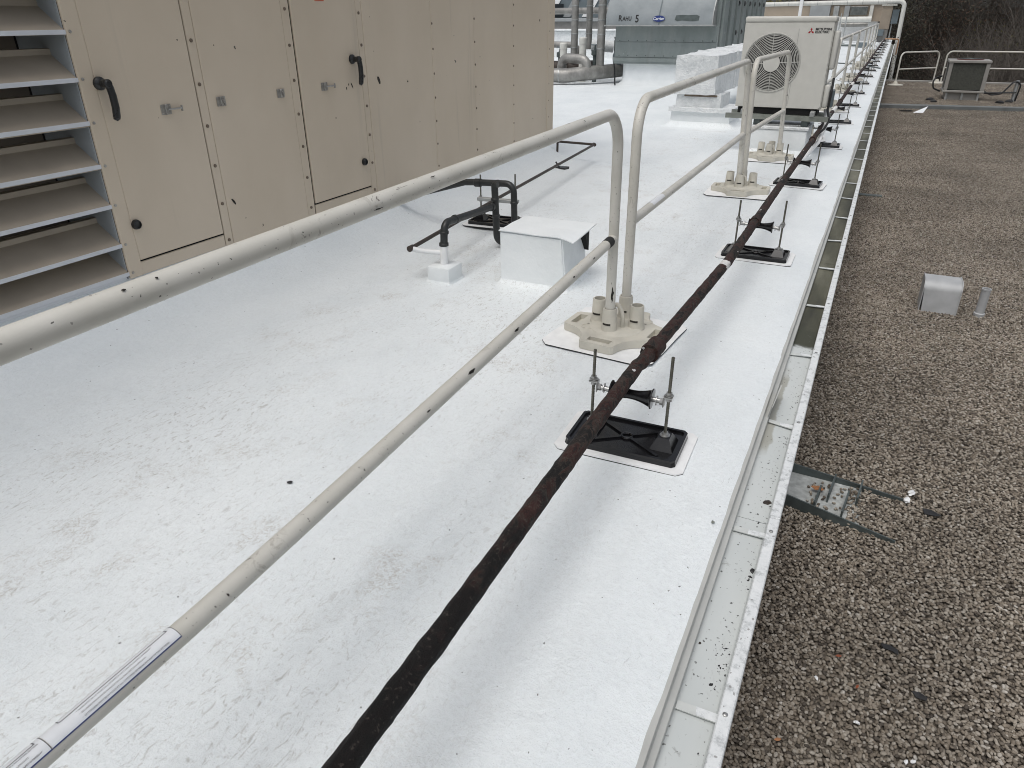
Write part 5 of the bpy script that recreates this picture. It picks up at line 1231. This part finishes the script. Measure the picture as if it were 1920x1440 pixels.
leaf(.267, 2.304, GT + .004, .011, 'leaf_red', 'rust red dry leaf on gravel beside the black angular scrap', .3); leaf(.339, 2.181, GT + .004, .010, 'leaf_red', 'dark red dry leaf on gravel further from the gutter', 1.2); leaf(.105, 1.83, GT + .004, .012, 'leaf_orange', 'faded orange leaf on gravel close under the gutter', .5); leaf(.09, 3.40, GZ + .045, .035, 'leaf_orange', 'curled tan leaf lying in the splash pan', .1)
g = G(); q = [(.76, 21.62, GZ + .01), (.98, 21.65, GZ + .012), (1.06, 21.80, GZ + .15), (.92, 21.75, GZ + .07)]; g.prism(q, lambda *t: Vector(t), lambda x, y, z: Vector((x, y + .012, z + .006))); tag(g.obj('plastic_scrap', 'label_white'), 'torn white plastic scrap on gravel before the expansion joint', 'scrap')
scrap(.60, 21.9, GZ + .02, [(-.16, -.06), (.1, -.08), (.14, .06), (-.1, .08)], 'rubber_scrap', 'black scrap lying beside the torn white plastic', 'scrap', 'scrap_black', .02, .04)
for k, (x, y) in enumerate(((.51, 3.52), (.53, 3.60), (.20, 2.16), (.345, 2.02), (.50, 1.93), (.52, 1.94))):
    clump(x, y, GT, .008 if k > 1 else .02, 'foam_crumb', 'white crumb of foam lying on the gravel', 'scrap', 'white_paint', 'white crumbs on the gravel', .6, 40 + k)
clump(-1.573, 1.473, .004, .008, 'dirt_clod', 'black dirt clod on the white roof left of the mid rail', 'debris', 'scrap_black', None, .5, 3); clump(-.221, 1.889, -.004, .0055, 'pebble', 'single tan pebble at the white roof edge', 'pebble', 'stand_green', None, .8, 5)
for k, (x, y, r_) in enumerate(((-.085, 2.17, .013), (-.075, 1.80, .009), (-.077, 1.77, .006), (-.155, 1.45, .007), (-.16, 1.40, .005), (-.10, 1.33, .006), (-.15, 2.62, .006), (-.10, 1.02, .014))):
    clump(x, y, -.0765, r_, 'dirt_clump', 'dark clump of wet debris lying in the pale gutter', 'debris', 'scrap_black' if k % 3 else 'iron_brown', 'debris clumps in the gutter', .5, 60 + k)

# ------------------------------------------------------------------ trees, ground things beyond
def branch_tree(seed, h, spread, levels, lean, twigs, thick):
    rg = random.Random(seed); V = []; F = []
    def seg(p, q, r0, r1):
        d = (q - p); 
        if d.length < 1e-5: return
        d.normalize(); u = d.orthogonal().normalized(); w = d.cross(u); b = len(V)
        for c, r in ((p, r0), (q, r1)):
            for k in range(3): a = 2.0944 * k; V.append(c + u * (r * math.cos(a)) + w * (r * math.sin(a)))
        for k in range(3): F.append((b + k, b + (k + 1) % 3, b + 3 + (k + 1) % 3, b + 3 + k))
    tips = []
    def grow(p, d, ln, r, lv):
        n = 3
        for i in range(n):
            q = p + d * (ln / n); seg(p, q, r, r * .86); p = q; r *= .86
            d = (d + Vector((rg.uniform(-1, 1), rg.uniform(-1, 1), rg.uniform(-.4, .8))) * .22).normalized()
            if lv > 0 and (i > 0 or lv < levels):
                for _ in range(twigs if lv < 3 else 2):
                    nd = (d * .55 + Vector((rg.uniform(-1, 1), rg.uniform(-1, 1), rg.uniform(-.35, .9))) * spread).normalized(); grow(p, nd, ln * rg.uniform(.5, .75), r * .55, lv - 1)
            if lv <= 1: tips.append(p.copy())
        if lv > 0: grow(p, d, ln * .72, r * .75, lv - 1)
    for s_ in range(3 if lean else 1):
        grow(Vector((rg.uniform(-.4, .4), rg.uniform(-.4, .4), 0)) * lean, Vector((rg.uniform(-.4, .4) * lean, rg.uniform(-.4, .4) * lean, 1)).normalized(), h * .34, thick, levels)
    return V, F, tips
def tree_proto(seed, name, h, spread, levels, lean, twigs, thick, leafm, leafn, leafs, bark):
    V, F, tips = branch_tree(seed, h, spread, levels, lean, twigs, thick); rg = random.Random(seed + 50)
    o = thing(name, '', 'tree')
    me = bpy.data.meshes.new('trunk'); me.from_pydata([tuple(v) for v in V], [], F); link(me, 'trunk', bark, o, 180)
    if leafn:
        LV = []; LF = []
        for _ in range(leafn):
            t = rg.choice(tips) + Vector((rg.gauss(0, .28), rg.gauss(0, .28), rg.gauss(0, .28))); u = Vector((rg.uniform(-1, 1), rg.uniform(-1, 1), rg.uniform(-1, 1))).normalized(); w = u.orthogonal().normalized(); s_ = leafs * rg.uniform(.6, 1.3); b = len(LV)
            LV += [tuple(t - u * s_), tuple(t + w * s_ * .5), tuple(t + u * s_), tuple(t - w * s_ * .5)]; LF.append((b, b + 1, b + 2, b + 3))
        me = bpy.data.meshes.new('crown'); me.from_pydata(LV, [], LF); link(me, 'crown', leafm, o, None)
    return o
tp_ = [tree_proto(11, 'thicket_tree', 7.5, 1.0, 4, 1, 2, .10, 'leaf_dark', 9000, .045, 'bark_dark'),
       tree_proto(12, 'thicket_tree', 6.5, 1.1, 4, 1, 2, .09, 'leaf_brown', 5000, .04, 'bark_mid'),
       tree_proto(13, 'bare_tree', 9.0, .9, 4, 1, 2, .13, None, 0, .1, 'bark_grey'),
       tree_proto(14, 'leafy_tree', 7.0, 1.0, 4, 1, 2, .10, 'leaf_yellow', 16000, .06, 'bark_dark')]
tl = ['dark leafy thicket tree standing beyond the gravel roof', 'brown leaved thicket tree beyond the gravel roof', 'bare grey branched tree rising above the thicket', 'yellow green leafed tree beyond the tan condenser']
tg = ['dark thicket trees beyond the roof', 'brown thicket trees beyond the roof', 'bare trees beyond the roof', 'yellow green trees beyond the roof']
spots = []
rt = random.Random(5)
for k in range(30): spots.append((rt.choice((0, 0, 1, 1)), 1.5 + k * .62 + rt.uniform(-.6, .6), rt.uniform(37, 47) + k * .25, rt.uniform(.85, 1.15)))
for k in range(20): spots.append((rt.choice((0, 1, 0)), -2 + k * 1.6 + rt.uniform(-.8, .8), rt.uniform(56, 66), rt.uniform(1.3, 1.7)))
for k in range(14): spots.append((rt.choice((0, 1, 3)), -42 + k * 3.2, rt.uniform(78, 92), rt.uniform(1.6, 2.0)))
spots += [(2, 4.3, 34.9, .95), (2, 3.5, 35.6, .9), (2, 5.2, 36.0, 1.0), (3, 5.0, 35.0, .62), (3, 5.6, 36.4, .8), (2, 4.2, 40.0, 1.0), (2, 9.3, 37.2, 1.05), (2, 8.2, 38.0, .95), (2, 6.6, 44, 1.1), (2, 11.5, 42, 1.1), (3, 8.2, 46, 1.12), (3, 10.6, 36.5, .74), (3, 7.3, 48, 1.25), (3, -3, 80, 1.4), (3, 11.8, 38.5, .8)]
used = set()
for v, x, y, s_ in spots:
    o = tp_[v] if v not in used else copy_tree(tp_[v]); used.add(v)
    o.location = (x, y, -6.55); o.rotation_euler = (0, 0, rt.uniform(0, 6.28)); o.scale = (s_, s_, s_ * rt.uniform(.95, 1.15)); tag(o, tl[v], 'tree', tg[v])
def make_car(x, y, rz, mat, label):
    o = thing('parked_car', label, 'car', (x, y, -6.49), rz)
    g = G(); pf = [(-2.2, .35), (2.2, .35), (2.25, .75), (1.3, .92), (.6, 1.42), (-1.1, 1.45), (-1.9, .95), (-2.25, .85)]
    g.prism(pf, lambda a, b: (a, -.85, b), lambda a, b: (a, .85, b)); bmesh.ops.bevel(g.b, geom=list(g.b.edges), offset=.08, segments=2, affect='EDGES'); g.obj('body', mat, o)
    for s_ in (-1, 1):
        g = G(); g.prism([(1.1, .95), (.55, 1.34), (-1.0, 1.36), (-1.6, .97)], lambda a, b: (a, s_ * .852, b), lambda a, b: (a, s_ * .86, b)); g.obj('window', 'glass_dark', o)
        for xx in (-1.4, 1.4):
            g = G(); g.lathe([(.33, -.1), (.33, .1)], (xx, s_ * .78, .33), (0, 1, 0), 18); g.obj('wheel', 'scrap_black', o)
make_car(13.0, 52.5, .2, 'car_white', 'white parked car seen through the bare trees'); make_car(16.5, 54.0, .2, 'car_blue', 'dark blue parked car beyond the white car')
# flowering shrub hanging at the gutter end
sh = thing('shrub', 'pale speckled shrub growing against the roof edge beyond the gutter', 'shrub', (.35, 33.6, -6.5)); rg = random.Random(9)
V, F, tips = branch_tree(21, 6.0, .5, 3, 1, 2, .05)
me = bpy.data.meshes.new('stems'); me.from_pydata([tuple(v) for v in V], [], F); link(me, 'stems', 'bark_grey', sh, 180)
LV = []; LF = []
for _ in range(2500):
    t = rg.choice(tips) * 1.0 + Vector((rg.gauss(0, .15), rg.gauss(0, .15), rg.gauss(0, .15))); u = Vector((rg.uniform(-1, 1), rg.uniform(-1, 1), rg.uniform(-1, 1))).normalized(); w = u.orthogonal().normalized(); b = len(LV); s_ = .06
    LV += [tuple(t - u * s_), tuple(t + w * s_ * .5), tuple(t + u * s_), tuple(t - w * s_ * .5)]; LF.append((b, b + 1, b + 2, b + 3))
me = bpy.data.meshes.new('foliage'); me.from_pydata(LV, [], LF); link(me, 'foliage', 'bark_grey', sh, None)
